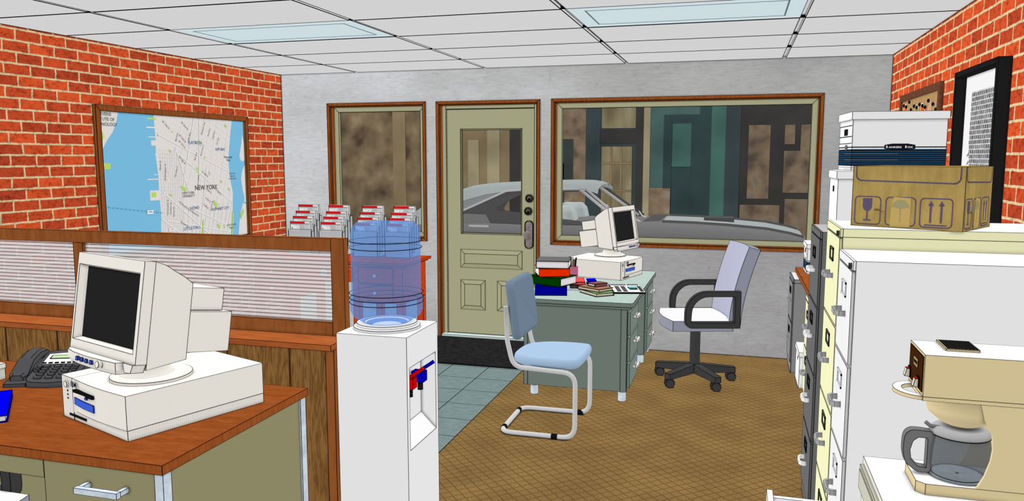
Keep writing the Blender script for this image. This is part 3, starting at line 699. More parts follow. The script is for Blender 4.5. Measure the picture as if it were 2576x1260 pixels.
def make_monitor(loc, rz, label, tilt=math.radians(8.9)):
    """loc = centre of the swivel base; front faces local -Y"""
    t = thing('crt_monitor', label, 'monitor', loc, rz, group='beige tube monitors')
    b = MB(); b.lathe([(5.0, 0), (5.0, .35), (4.7, .5), (3.2, .6)], (0, 0, 0), BEIGE, 40, ink=True); b.lathe([(3.2, .5), (3.0, 1.0), (2.6, 2.2), (4.2, 3.6)], (0, -.6, 0), BEIGE, 32); b.build('swivel_base', t, ang=40)
    F = (0.0, -5.4, 10.1)
    def mbx(): return MB().at(F, 0, -tilt)      # positive local y runs to the back, leaning backwards
    b = mbx(); W, H = 8.0, 6.2
    o = [(-W, -H), (W, -H), (W, H), (-W, H)]; i = [(-7.55, -5.0), (7.25, -5.0), (7.25, 4.7), (-7.55, 4.7)]; q = [(-6.95, -4.7), (6.75, -4.7), (6.75, 4.5), (-6.95, 4.5)]
    for k in range(4):
        n = (k + 1) % 4
        b.add([(o[k][0], 0, o[k][1]), (o[n][0], 0, o[n][1]), (i[n][0], 0, i[n][1]), (i[k][0], 0, i[k][1])], [(0, 1, 2, 3)], BEIGE, ink=False)
        b.add([(i[k][0], 0, i[k][1]), (i[n][0], 0, i[n][1]), (q[n][0], .9, q[n][1]), (q[k][0], .9, q[k][1])], [(0, 1, 2, 3)], BEIGE)
        b.add([(o[k][0], 0, o[k][1]), (o[n][0], 0, o[n][1]), (o[n][0], 1.4, o[n][1]), (o[k][0], 1.4, o[k][1])], [(0, 1, 2, 3)], BEIGE)
    b.build('bezel', t)
    b = mbx(); b.sheet([(p[0], .85, p[1]) for p in q], SCREEN); b.build('screen', t, ink=0)
    b = mbx()
    top = [(1.4, 6.2), (2.8, 5.8), (4.1, 5.1), (5.4, 4.45), (6.5, 3.7)]; bot = [(6.5, -5.8), (1.4, -6.9)]
    b.loft([[(x, p[0], p[1]) for p in top + bot] for x in (-8, 8)], BEIGE); b.build('housing', t, ang=40)
    b = mbx(); b.box(-5.6, 5.6, 6.5, 12.6, .1, 3.0, BEIGE); b.box(-6.6, 6.6, 6.5, 13.4, -5.2, .02, BEIGE); b.build('rear_housing', t)
    b = mbx()
    ch = [(-8, .0), (-6.6, -.9), (-4, -1.5), (0, -1.75), (3.5, -1.55), (5.7, -1.2)]
    b.loft([[(x, y, -6.2) for x, y in ch] + [(5.7, 1.2, -6.2), (-8, 1.2, -6.2)], [(x, y * .9, -7.1) for x, y in ch] + [(5.7, 1.2, -7.1), (-8, 1.2, -7.1)], [(x * .93, y * .65, -7.65) for x, y in ch] + [(5.4, 1.2, -7.65), (-7.4, 1.2, -7.65)]], BEIGE)
    b.prism([(5.7, -6.2), (8, -6.2), (7.6, -7.2), (6.3, -7.3)], 'y', -.3, 1.3, BEIGE)
    chn = b.build('chin', t, ang=42)
    b = mbx()
    for x in (-2.35, -1.2, -.05, 1.1): b.box(x - .25, x + .25, -1.78, -1.5, -7.0, -6.55, BLUE)
    b.build('control_button', chn, ink=.05)
    b = mbx(); b.at((0, 0, 0)); 
    b = MB(); b.x = Matrix.Translation(F) @ Matrix.Rotation(-tilt, 4, 'X') @ Matrix.Translation((3.0, -1.5, -6.75)) @ Matrix.Rotation(PI / 2, 4, 'X')
    b.lathe([(.42, 0), (.42, .45), (.3, .5)], (0, 0, 0), BEIGE, 18); b.build('power_button', chn)
    return t
Z1, Z2 = 29.5, 26.5
make_computer((-84.91, 80.42, Z1), math.radians(-20.5), 'beige desktop computer with blue badge on the wooden desk in the foreground')
make_monitor((-73.1, 83.3, Z1 + 5.6), math.radians(-20.0), 'large beige tube monitor standing on the foreground computer')
make_computer((-33.09, 234.95, Z2), math.radians(73.5), 'beige desktop computer beside the book stack on the green metal desk')
make_monitor((-38.75, 250.3, Z2 + 5.6), math.radians(72), 'beige tube monitor on the green metal desk before the wide window')

# ------------------------------------------------------------------ telephone, books and box on the front desk
t = thing('desk_phone', 'dark grey desk telephone with green display behind the foreground computer', 'telephone', (-104.05, 88.1, Z1), math.radians(23))
b = MB()
def wedge(b, x0, x1, y0, y1, za, zb, m, lo=0): b.add([(x0, y0, lo), (x1, y0, lo), (x1, y1, lo), (x0, y1, lo), (x0, y0, za), (x1, y0, za), (x1, y1, zb), (x0, y1, zb)], [(0, 1, 2, 3), (4, 5, 6, 7), (0, 1, 5, 4), (1, 2, 6, 5), (2, 3, 7, 6), (3, 0, 4, 7)], m)
wedge(b, 0, 3.1, 0, 8.6, .5, 2.4, PHONE); b.build('cradle', t)
def zt(y): return .9 + (y + .6) * .27
bo = arc(4.4, .6, 1.3, PI, 1.5 * PI, 3) + [(6.4, -.95)] + arc(8.9, .6, 1.3, 1.5 * PI, 2 * PI, 3) + [(10.2, 6.6)] + arc(8.8, 7.6, 1.0, 0, PI / 2, 3) + [(6.2, 8.9)] + arc(4.0, 7.6, 1.0, PI / 2, PI, 3)
b = MB(); b.loft([[(x, y, 0) for x, y in bo], [(x, y, zt(y)) for x, y in bo]], PHONE); b.build('phone_base', t, ang=40)
b = MB(); b.sheet([(x, y, zt(y) + .06) for x, y in ((3.6, 4.3), (8.6, 4.3), (8.4, 7.5), (6, 7.8), (3.5, 7.5))], PAPERW, ink=True); b.build('display_surround', t)
b = MB(); b.sheet([(x, y, zt(y) + .12) for x, y in ((4.2, 5.9), (7.8, 5.9), (7.7, 7.0), (4.2, 7.0))], M('lcd_green', (172, 200, 148)), ink=True); b.build('display', t, ink=.09)
for r in range(4):
    for c in range(3):
        x, y = 4.7 + c * 1.6, 1.25 + r * .78
        b = MB(); b.prism([(x + .55 * math.cos(a * PI / 5), y + .26 * math.sin(a * PI / 5)) for a in range(10)], 'z', zt(y), zt(y) + .22, PHONE2); b.build('key', t, ink=.05)
for r, x in ((0, 3.7), (1, 3.7), (2, 3.7), (0, 9.1), (1, 9.1), (2, 9.1)):
    y = 2.3 + r * .6; MB().box(x - .3, x + .3, y - .16, y + .16, zt(y), zt(y) + .18, PHONE2).build('key', t, ink=.05)
for x in (4.7, 6.3, 7.9):
    MB().box(x - .5, x + .5, .15, .6, zt(.4), zt(.4) + .2, PHONE2).build('key', t, ink=.05)
for x in (3.9, 4.8, 5.7, 6.6, 7.5, 8.3):
    MB().box(x - .25, x + .25, 4.5, 4.8, zt(4.8), zt(4.8) + .14, BLACK).build('key', t, ink=.03)
b = MB()
hs = [(.9, 1.5, .9), (1.6, 1.7, 1.3), (4.2, 3.4, 1.15), (6.6, 4.0, 1.15), (8.2, 4.0, 1.35), (9.2, 3.4, 1.3), (9.4, 2.6, 1.1)]
b.loft([[(1.5 - w, y, z - 1.2), (1.5 - w, y, z - .3), (1.5 - w * .6, y, z), (1.5 + w * .6, y, z), (1.5 + w, y, z - .3), (1.5 + w, y, z - 1.2)] for y, z, w in hs], PHONE, ink=True); b.build('handset', t, ang=28)

def book_mesh(b, L, Wd, H, cover, pages, ins=.18, cov=.14):
    """spine along local x at y=0; pages face +x, -x and +y"""
    b.box(0, L, 0, Wd, 0, cov, cover); b.box(0, L, 0, Wd, H - cov, H, cover); b.box(0, L, -.02, cov, 0, H, cover)
def book(name, label, loc, rz, L, Wd, H, c_cover, group, c_page=(222, 216, 218), face='f', mid=False):
    if mid:
        c_, s_ = math.cos(rz), math.sin(rz); loc = (loc[0] - c_ * L / 2 + s_ * Wd / 2, loc[1] - s_ * L / 2 - c_ * Wd / 2, loc[2])
    t = thing(name, label, 'book', loc, rz, group)
    if rz == 0: INFO[t]['local'] = True
    cv = M(label[:18] + '_cover', c_cover, face); pg = rib_mat('page_edges', (196, 190, 194), (224, 218, 220), .35)
    b = MB(); book_mesh(b, L, Wd, H, cv, pg); b.build('cover', t)
    b = MB(); b.box(.2, L - .2, .1, Wd - .2, .14, H - .14, pg if c_page is None else M('page_block', c_page)); b.build('pages', t); return t
book('book', 'bright blue book lying flat on the wooden desk at the left edge', (-98.9, 76.05, Z1), math.radians(225.8), 13, 12.6, 1.0, (0, 0, 255), 'books on the wooden desk', (226, 226, 226), 'u', mid=True)
b = MB(); b.box(-122, -108, 80, 92.0, Z1, Z1 + 1.75, M('pale_grey_card', (188, 188, 176))); bx = thing('storage_box', 'pale grey lidded box cut off by the left edge beside the telephone', 'box', (-115, 86, Z1))
b.build('box_body', bx); MB().box(-122.1, -107.9, 79.9, 92.1, Z1 + 1.75, Z1 + 2.5, M('pale_grey_lid', (205, 206, 200))).build('lid', bx)

# ------------------------------------------------------------------ water cooler
t = thing('water_cooler', 'white floor water cooler with red and blue taps beside the partition', 'water cooler', (-50.15, 106.9, 0))
cx0, cx1, cy0, cy1, cz = -55.7, -44.6, 100.95, 112.9, 38.0
b = MB()
b.add([(cx0, cy0, 0), (cx1, cy0, 0), (cx1, cy0, cz), (cx0, cy0, cz)], [(0, 1, 2, 3)], WHITE); b.add([(cx0, cy1, 0), (cx1, cy1, 0), (cx1, cy1, cz), (cx0, cy1, cz)], [(0, 1, 2, 3)], WHITE)
b.add([(cx0, cy0, 0), (cx0, cy1, 0), (cx0, cy1, cz), (cx0, cy0, cz)], [(0, 1, 2, 3)], WHITE); b.add([(cx0, cy0, cz), (cx1, cy0, cz), (cx1, cy1, cz), (cx0, cy1, cz)], [(0, 1, 2, 3)], WHITE)
n0, n1, m0, m1 = 101.8, 112.0, 21.0, 33.35; xi = -47.1
for a in ((cy0, n0, 0, cz), (n1, cy1, 0, cz), (n0, n1, 0, m0), (n0, n1, m1, cz)): b.add([(cx1, a[0], a[2]), (cx1, a[1], a[2]), (cx1, a[1], a[3]), (cx1, a[0], a[3])], [(0, 1, 2, 3)], WHITE, ink=False)
lo = [(n0, m0), (n1, m0), (n1, m1), (n0, m1)]; li = [(106.0 - 3.6, 23.5), (n1, 23.5), (n1, m1), (106.0 - 3.6, m1)]
for k in range(4):
    q = (k + 1) % 4; b.add([(cx1, *lo[k]), (cx1, *lo[q]), (xi, *li[q]), (xi, *li[k])], [(0, 1, 2, 3)], WHITE)
b.add([(xi, *p) for p in li], [(0, 1, 2, 3)], WHITE); b.build('cabinet', t)
b = MB(); b.lathe([(5.0, 0), (5.0, .35), (4.6, .55), (4.55, .9), (3.4, .95), (2.4, .4)], (-50.4, 107, cz), WHITE, 48); b.build('bottle_collar', t, ang=30)
for (y, c, nm) in ((104.0, (200, 0, 0), 'red lever tap'), (107.9, (0, 0, 175), 'blue lever tap')):
    m = M('tap_' + nm[:3], c); b = MB()
    b.box(-46.6, -44.7, y - .75, y + .75, 29.7, 31.3, m); b.at((-45.4, y, 31.1), ry=math.radians(-35)); b.box(-.3, 2.6, -.45, .45, 0, .5, m); b.at()
    b.box(-49.5, -46.6, y - .4, y + .4, 30.0, 31.0, WHITE); tp = b.build('tap', t); tp['label'] = nm
    MB().cyl((-45.5, y, 28.4), (-45.5, y, 29.8), .42, BLACK).build('spout', tp)
BOT = NT('blue_water_bottle')
_d = BOT.n('BsdfDiffuse'); _d.inputs[0].default_value = rgb((120, 168, 240)); _t = BOT.n('BsdfTransparent'); _t.inputs[0].default_value = (lin(206), lin(222), lin(252), 1)
_m = BOT.n('MixShader'); _m.inputs[0].default_value = .25; _o = BOT.n('OutputMaterial'); BOT.l(_t.outputs[0], _m.inputs[1]); BOT.l(_d.outputs[0], _m.inputs[2]); BOT.l(_m.outputs[0], _o.inputs[0])
t = thing('water_bottle', 'translucent blue water bottle upside down on the white cooler', 'bottle', (-50.4, 107, 38.4))
b = MB(); b.lathe([(1.6, 38.35), (2.2, 38.4), (3.6, 39.0), (5.0, 39.9), (5.45, 40.8), (5.45, 42.6), (5.2, 42.9), (5.2, 48.9), (5.2, 52.2), (5.0, 53.2), (4.4, 53.85), (1.0, 53.95)], (-50.4, 107, 0), BOT.m, 48, ink=False)
b.build('bottle_shell', t, ink=0)
for z in (42.0, 42.7, 43.4, 50.2, 51.2):
    b = MB(); r = 5.5 if z < 45 else 5.4
    b.tube([(-50.4 + r * math.cos(a * PI / 30), 107 + r * math.sin(a * PI / 30), z) for a in range(60)], .055, INK, 4, closed=True); b.build('rib', t, ink=0)

# ------------------------------------------------------------------ red wooden desk with brochure holders
t = thing('wooden_desk', 'red-brown pedestal desk against the back wall holding brochure racks', 'desk', (-132, 244, 0))
b = MB(); b.box(-161.5, -102.8, 232.8, 255, 28.5, 29.3, RED_WOOD, top=RED_TOP); b.box(-161, -103.8, 233.6, 254.6, 27.8, 28.5, RED_WOOD); b.build('desktop', t)
for x0, x1 in ((-160.4, -144.3), (-122.6, -104.6)):
    pd = MB().box(x0, x1, 234.5, 254, 15.6, 27.8, RED_WOOD).build('pedestal', t)
    for z0, z1 in ((22.2, 27.3), (16.2, 21.7)):
        dwr = MB().box(x0 + 2.2, x1 - 3.4, 234.0, 234.6, z0, z1, RED_WOOD).build('drawer', pd)
        xc = (x0 + x1) / 2 - .6; b = MB(); b.at((xc, 234.0, (z0 + z1) / 2), rx=PI / 2); b.lathe([(.25, 0), (.3, .4), (.55, .7), (.4, 1.0)], (0, 0, 0), STEEL, 14, ink=False)
        o = b.build('knob', pd, ink=0)
    for x in (x0, x1 - 2.2):
        for y in (234.5, 251.8): MB().box(x, x + 2.2, y, y + 2.2, 0, 15.6, RED_WOOD).build('leg', t)
cd = MB().box(-143.9, -123, 234.4, 235.2, 22.2, 27.4, RED_WOOD).build('centre_drawer', t)
b = MB(); b.at((-133.3, 234.4, 24.9), rx=PI / 2); b.lathe([(1.5, 0), (1.5, .15), (.5, .3), (.6, .8)], (0, 0, 0), STEEL, 18); b.build('knob', cd)
CLR = clear('clear_acrylic', (232, 232, 234), (206, 206, 208), .55)
RED = M('brochure_red', (214, 14, 16)); BGREY = M('brochure_grey', (176, 176, 176)); BWHITE = M('brochure_white', (222, 222, 222))
PHOTO = blur('brochure_photo', [(60, 50, 46), (190, 180, 170), (220, 216, 214), (196, 110, 70)], 14)
GRID = M('pocket_edge_grey', (168, 168, 170))
hn = ['leftmost brochure holder', 'second brochure holder from the left', 'third brochure holder from the left', 'rightmost brochure holder']
tn = ['front lowest', 'second lowest', 'second highest', 'rear highest']
holder0 = None
for h, x in enumerate((-153.8, -141.6, -128.3, -116.2)):
    t = thing('brochure_holder', ('clear four-tier ' + hn[h] + ' on the red-brown desk'), 'brochure holder', (x, 246.1, 29.3), 0, 'four-tier brochure holders', local=True)
    Wd = 9.3
    for k in range(4):
        y = k * 1.95; zt_ = 9.0 + k * 1.75; z0 = k * 1.5
        b = MB(); b.sheet([(0, y, z0), (Wd, y, z0), (Wd, y, zt_), (0, y, zt_)], CLR, ink=True); b.build('pocket', t)
        for xx in (0, Wd - .12): MB().box(xx, xx + .12, y, y + 1.75, z0, zt_ - .6, GRID).build('pocket_side', t)
    MB().box(0, Wd, 0, 7.8, 0, .12, CLR).build('holder_base', t)
    for k in range(4):
        y = 246.1 + k * 1.95 + .35; z0 = 29.3 + k * 1.75 + .2; x0 = x + .75; H = 11.6 if k < 3 else 12.0; Wb = 8.0
        b = MB(); b.box(x0, x0 + Wb, y, y + .9, z0, z0 + H, BWHITE); yy = y - .02; zt_ = z0 + H
        def q(a, c, z_, w_, m, dy=0): b.sheet([(x0 + a, yy - dy, zt_ - z_), (x0 + c, yy - dy, zt_ - z_), (x0 + c, yy - dy, zt_ - w_), (x0 + a, yy - dy, zt_ - w_)], m)
        q(0, Wb * .72, .1, .75, RED); q(Wb * .72, Wb - .1, .2, .6, BWHITE); q(0, Wb * .95, .78, .95, BLACK, .01); q(.3, Wb * .93, 1.05, H - .5, BGREY)
        q(.2, Wb * .46, 1.3, 3.6, PHOTO, .02); q(Wb * .7, Wb * .93, 1.05, H - .5, M('brochure_pale_grey', (190, 190, 190)), .02); q(.3, Wb * .95, 3.75, 3.85, M('brochure_pink_rule', (220, 120, 120)), .03)
        q(.2, Wb * .5, 4.3, 6.0, M('brochure_band', (204, 198, 196)), .03)
        b.build('brochure', label='red-topped brochure in the %s pocket of the %s' % (tn[k], hn[h]), cat='brochure', group='brochures in the holders')

# ------------------------------------------------------------------ door mat
def mat_tex():
    t_ = NT('black_mat'); f = t_.noise(t_.coords((.9, .9, 1)), .8, 5, .75)
    return t_.out(t_.ramp(f, [(.35, rgb((28, 28, 28), 'u')), (.7, rgb((50, 50, 50), 'u'))]))
MB().box(-101, -60.9, 222.5, 256.5, 0, .5, mat_tex()).build('door_mat', label='black doormat on the tiles in front of the khaki door', cat='mat')

# ------------------------------------------------------------------ green metal desk
GRN = M('desk_green_grey', (105, 116, 109)); GRNS = M('desk_green_side', (112, 126, 118)); GTOP = speckle('desk_pale_green_top', (186, 208, 198), (196, 217, 208), 'u', .8)
t = thing('metal_desk', 'grey-green metal tanker desk below the wide window', 'desk', (-40, 228, 0))
b = MB(); b.prism(rrect(-55.2, -24.6, 198, 257.5, 1.0, 3), 'z', 25.4, 26.5, GRN, cap=GTOP); b.box(-54.6, -25.2, 198.6, 257, 24.7, 25.4, GRN); b.build('desktop', t, ang=60)
for y0, y1 in ((199, 217.6), (239.6, 257.2)):
    pd = MB().box(-53.7, -26.2, y0, y1, 2.8, 24.7, GRN).build('pedestal', t)
    b = MB()
    for (za, zb) in ((17.6, 23.6), (10.6, 17.0), (3.6, 10.0)):
        dwr = MB().box(-26.2, -25.5, y0 + 1.4, y1 - 1.0, za, zb, GRNS).build('drawer', pd)
        b = MB(); ym = (y0 + y1) / 2; zc = zb - 2.4
        b.box(-24.6, -24.0, ym - 2.2, ym + 2.2, zc, zc + .6, CHROME)
        for yy in (ym - 2.2, ym + 1.6): b.box(-25.5, -24.6, yy, yy + .6, zc, zc + .6, CHROME)
        b.build('handle', pd)
for x in (-51.2, -27.4):
    for y in (200.6, 241.2, 255.6):
        if x == -51.2 and y == 241.2: continue
        MB().cyl((x, y, 0), (x, y, 2.9), 1.0, STEEL, 18).build('leg', t)
for x0, x1 in ((-53.75, -52.7), (-27.7, -26.15)): MB().box(x0, x1, 198.9, 199.4, 2.8, 24.7, GRN).build('corner_post', t)
MB().box(-53.6, -52.6, 217.6, 239.6, 8, 24.7, GRN).build('modesty_panel', t)

# things on the green desk
z = Z2
book('book', 'thick blue book at the bottom of the stack on the green desk', (-51.6, 202.6, z), math.radians(14), 8.6, 11, 2.7, (0, 0, 140), 'stacked hardback books'); z += 2.7
book('book', 'dark green book second from the bottom of the stack on the green desk', (-54.4, 205.9, z), math.radians(-21), 10.6, 8.2, 2.3, (0, 56, 0), 'stacked hardback books'); z += 2.3
book('book', 'orange-red book second from the top of the stack on the green desk', (-50.6, 203.0, z), math.radians(22), 8.4, 8.4, 2.35, (226, 46, 0), 'stacked hardback books'); z += 2.35
t = book('book', 'black covered book on top of the stack on the green desk', (-43.9, 213.2, z), math.radians(188), 9.0, 9.0, 2.1, (96, 96, 96), 'stacked hardback books')
t = thing('pencil_cup', 'mauve pencil cup behind the book stack', 'pencil cup', (-48.2, 236.0, Z2))
b = MB(); b.lathe([(1.75, 0), (1.75, 3.7), (1.55, 3.7), (1.55, .4)], (-48.2, 236, Z2), M('mauve_plastic', (172, 94, 124)), 24, ink=False); b.build('cup', t)
for k, (dx, dy, c, h, lb) in enumerate(((-.9, .2, (84, 50, 24), 6.6, 'dark brown pencil leaning at the left of the mauve cup'), (-.2, .5, (226, 226, 226), 6.5, 'white marker with black spots in the mauve cup'), (.5, -.2, (150, 100, 70), 5.8, 'short tan pencil in the mauve cup'), (1.1, .3, (60, 40, 24), 6.4, 'thin brown pencil at the right of the mauve cup'))):
    b = MB(); b.cyl((-48.2 + dx * .5, 236 + dy, Z2 + .4), (-48.2 + dx, 236 + dy, Z2 + h), .34 if k < 3 else .2, M('pencil_%d' % k, c), 8); b.build('pencil', label=lb, cat='pencil', group='pencils in the cup', ink=.05)
book('book', 'small grey book under the coral book beside the stack', (-44.8, 216.8, Z2), math.radians(14), 4.4, 8.2, 1.0, (60, 62, 66), 'small books beside the stack', (150, 158, 170))
book('book', 'small coral-red book beside the stack of hardbacks', (-45.0, 216.6, Z2 + 1.0), math.radians(14), 4.4, 8.4, .9, (250, 84, 84), 'small books beside the stack', (150, 158, 170), 'u')
book('book', 'small bright blue book behind the coral book', (-41.0, 223.4, Z2), math.radians(16), 2.6, 5, 1.3, (0, 0, 225), 'small books beside the stack', (60, 60, 190))
MB().box(-45.4, -41.6, 213.6, 214.3, Z2, Z2 + .35, PAPERW).build('eraser_pen', label='short white pen lying in front of the small books', cat='pen')
TAN = (206, 196, 176)
book('book', 'green-edged tan book at the bottom of the small tan pile', (-36.0, 209.7, Z2), math.radians(132), 8.6, 5.6, 1.0, (128, 176, 96), 'tan book pile', TAN, mid=True)
book('book', 'brown leather book in the middle of the small tan pile', (-36.6, 210.6, Z2 + 1.0), math.radians(236), 5.6, 8.2, .9, (176, 124, 92), 'tan book pile', TAN, 'u', mid=True)
book('book', 'small maroon book on top of the small tan pile', (-36.2, 211.9, Z2 + 1.9), math.radians(50), 4.4, 3.2, .9, (128, 76, 76), 'tan book pile', TAN, mid=True)
t = thing('keypad_console', 'white flat keypad console with teal display at the desk edge', 'keypad', (-31.4, 211.2, Z2), math.radians(15))
b = MB(); b.box(0, 8.6, 0, 14.5, 0, .5, BLACK, top=PAPERW); b.build('console_body', t)
MB().box(4.7, 7.0, 5.4, 8.4, .5, .66, M('teal_display', (58, 160, 160))).build('display', t)
def key(x0, x1, y0, y1): MB().box(x0, x1, y0, y1, .5, .62, BLACK, ink=False).build('key', t, ink=0)
for k in range(9): key(.3 + k * .5, .55 + k * .5, 11.2, 13.4)
for k in range(7): key(5.0 + k * .48, 5.24 + k * .48, 11.2, 13.4)
for r in range(5):
    for c in range(2): key(1.0 + c * 1.7, 2.2 + c * 1.7, 1 + r * 1.9, 1.9 + r * 1.9)
for k in range(5): key(7.4, 8.3, 1 + k * 1.9, 2.0 + k * 1.9)
key(4.8, 7.0, 4.0, 4.8)

# ------------------------------------------------------------------ light blue cantilever chair
LB = M('light_blue_vinyl', (160, 186, 214), 'n'); LBK = M('light_blue_back_shaded', (112, 130, 150), 'n'); TUBE = M('white_tube', (200, 200, 200), 'n')  # backrest is a darker copy of the light blue, its shade set in the colour
t = thing('cantilever_chair', 'light blue cantilever chair with white tube frame before the green desk', 'chair', (-42, 177, 0), local=True)
# local axes = room axes: faces +x.  floor x -9..8.5, y -9.4..9.6
pts = [(-7.6, -9.2, 30), (-7.2, -9.2, 22), (-5.8, -9.2, 16.2), (8.6, -9.2, 15.6), (8.6, -9.2, .6), (-8.9, -9.2, .6), (-8.9, 9.4, .6), (8.6, 9.4, .6), (8.6, 9.4, 15.6), (-5.8, 9.4, 16.2), (-7.2, 9.4, 22), (-7.6, 9.4, 30)]
b = MB(); b.tube(fillet(pts, 3.0, 6), .55, TUBE, 12); b.build('tube_frame', t, ink=0)
for p0, p1 in (((3.2, -9.2, .6), (4.6, -9.2, .6)), ((5.6, 9.4, .6), (7.0, 9.4, .6)), ((-8.9, -7.0, .6), (-8.9, -5.6, .6)), ((-8.9, 6.0, .6), (-8.9, 7.4, .6))):
    MB().cyl(p0, p1, .66, BLACK, 12, ink=False).build('glide', t, ink=0)
so0 = [(-7.0, -4), (-6.6, 3.4), (-4.6, 6.8), (-1, 8.7), (4, 9.3), (8.0, 8.9), (9.3, 7.2), (9.5, 0), (9.1, -6.6), (7.6, -8.6), (3, -9.1), (-2, -8.6), (-5.2, -7)]
so = []
for i in range(len(so0)):          # smooth closed outline through the seat points
    p0, p1, p2, p3 = (Vector(so0[(i + q) % len(so0)]) for q in (-1, 0, 1, 2))
    for q in (0, .25, .5, .75): so.append(tuple(.5 * (2 * p1 + (p2 - p0) * q + (2 * p0 - 5 * p1 + 4 * p2 - p3) * q * q + (3 * p1 - p0 - 3 * p2 + p3) * q ** 3)))
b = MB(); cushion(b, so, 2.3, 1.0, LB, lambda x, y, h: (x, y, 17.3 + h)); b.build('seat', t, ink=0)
bo = rrect(-9.0, 9.0, 0, 13.6, 1.8, 6)
def bk(u, v, h): return (-5.5 - v * .13 - h - .5 + .010 * u * u, u + .1, 22.0 + v - (.0))
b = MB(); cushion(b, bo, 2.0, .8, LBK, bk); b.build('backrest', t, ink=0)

# ------------------------------------------------------------------ lavender office chairs
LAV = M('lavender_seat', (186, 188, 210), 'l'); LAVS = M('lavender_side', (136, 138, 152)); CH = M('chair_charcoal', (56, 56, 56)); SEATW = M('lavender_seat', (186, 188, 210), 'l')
SEATTOP = M('seat_lit_top', (252, 252, 252), 'u')  # near-white cap: the light on the lavender seat's top is put into its colour
def make_office_chair(loc, rz, label, top=20.6):
    t = thing('office_chair', label, 'chair', loc, rz, 'armed swivel chairs')
    front = [(-8.0 - 2.0 * math.cos(PI / 2 * (k - 4) / 4.6), 9.5 - 19 * k / 8) for k in range(9)]
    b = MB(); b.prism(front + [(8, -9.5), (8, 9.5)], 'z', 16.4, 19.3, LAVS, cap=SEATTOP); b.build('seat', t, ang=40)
    prof = [(8.0 + 4.8 * (k / 8) ** 1.6, 19.0 + top * k / 8) for k in range(9)]
    ys = [-9.4 + 18.8 * q / 8 for q in range(9)]; cv = lambda y: -1.1 * (y / 9.4) ** 2
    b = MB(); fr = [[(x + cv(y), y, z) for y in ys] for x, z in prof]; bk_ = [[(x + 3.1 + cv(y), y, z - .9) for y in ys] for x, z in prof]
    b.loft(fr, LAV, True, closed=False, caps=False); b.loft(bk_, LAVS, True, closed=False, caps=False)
    for q in (0, -1): b.loft([[f[q], g[q]] for f, g in zip(fr, bk_)], LAVS, False, closed=False, caps=False)
    for q in (0, -1): b.loft([[f, g] for f, g in zip(fr[q], bk_[q])], LAVS, False, closed=False, caps=False)
    b.build('backrest', t, ang=40)
    outer = fillet([(9.4, 0, 17.6), (-5.6, 0, 17.6), (-5.9, 0, 22), (-4.6, 0, 27.7), (9.4, 0, 27.7)], 3.4, 5)
    outer = [(9.4, 17.6)] + arc(-3.4, 19.6, 2.0, 1.5 * PI, PI, 4) + arc(.6, 21.7, 6.0, PI, PI / 2, 7) + [(9.4, 27.7)]
    inner = [(7.9, 19.1)] + arc(-3.2, 19.8, .7, 1.5 * PI, PI, 4) + arc(.8, 21.7, 4.6, PI, PI / 2, 7) + [(7.9, 26.3)]
    for y0, y1 in ((-11.2, -9.5), (9.5, 11.2)):
        b = MB(); N = len(outer); vs = [(x, y0, z) for x, z in outer + inner] + [(x, y1, z) for x, z in outer + inner]; fs = []; K = 2 * N
        for i in range(N):
            j = (i + 1) % N
            fs += [(i, j, N + j, N + i), (K + i, K + j, K + N + j, K + N + i), (i, j, K + j, K + i), (N + i, N + j, K + N + j, K + N + i)]
        b.add(vs, fs, CH); b.build('armrest', t, ang=34)
    MB().cyl((0, 0, 3.6), (0, 0, 16.4), 1.45, CH, 20).build('column', t)
    bs = MB().lathe([(1.9, 3.0), (1.9, 4.6), (1.4, 5.2)], (0, 0, 0), CH, 20).build('hub', t)
    for k in range(5):
        a = math.radians(-126 + 72 * k) - rz
        b = MB(); b.at((0, 0, 0), a); b.add([(.5, -1.2, 2.7), (.5, 1.2, 2.7), (.5, 1.2, 5.2), (.5, -1.2, 5.2), (11.6, -.95, 2.3), (11.6, .95, 2.3), (11.6, .95, 3.9), (11.6, -.95, 3.9)], [(0, 1, 2, 3), (4, 5, 6, 7), (0, 1, 5, 4), (2, 3, 7, 6), (0, 3, 7, 4), (1, 2, 6, 5)], CH)
        lg = b.build('base_leg', t)
        b = MB(); c_, s_ = math.cos(a), math.sin(a); px, py = 10.6 * c_, 10.6 * s_
        ux, uy = math.sin(rz), math.cos(rz)          # wheels all trail the same way
        for off, sh in ((-.75, .25), (.75, -.35)):
            b.cyl((px + ux * (off - .5) + sh, py + uy * (off - .5), 1.2), (px + ux * (off + .5) + sh, py + uy * (off + .5), 1.2), 1.2, CH, 20)
        b.build('caster', lg)
    return t
make_office_chair((-10.1, 225.2, 0), math.radians(16), 'lavender office chair with dark armrests in front of the wide window')
make_office_chair((-97.0, 68.0, 0), math.radians(180), 'office chair tucked under the wooden desk in the bottom left corner', 6.4)

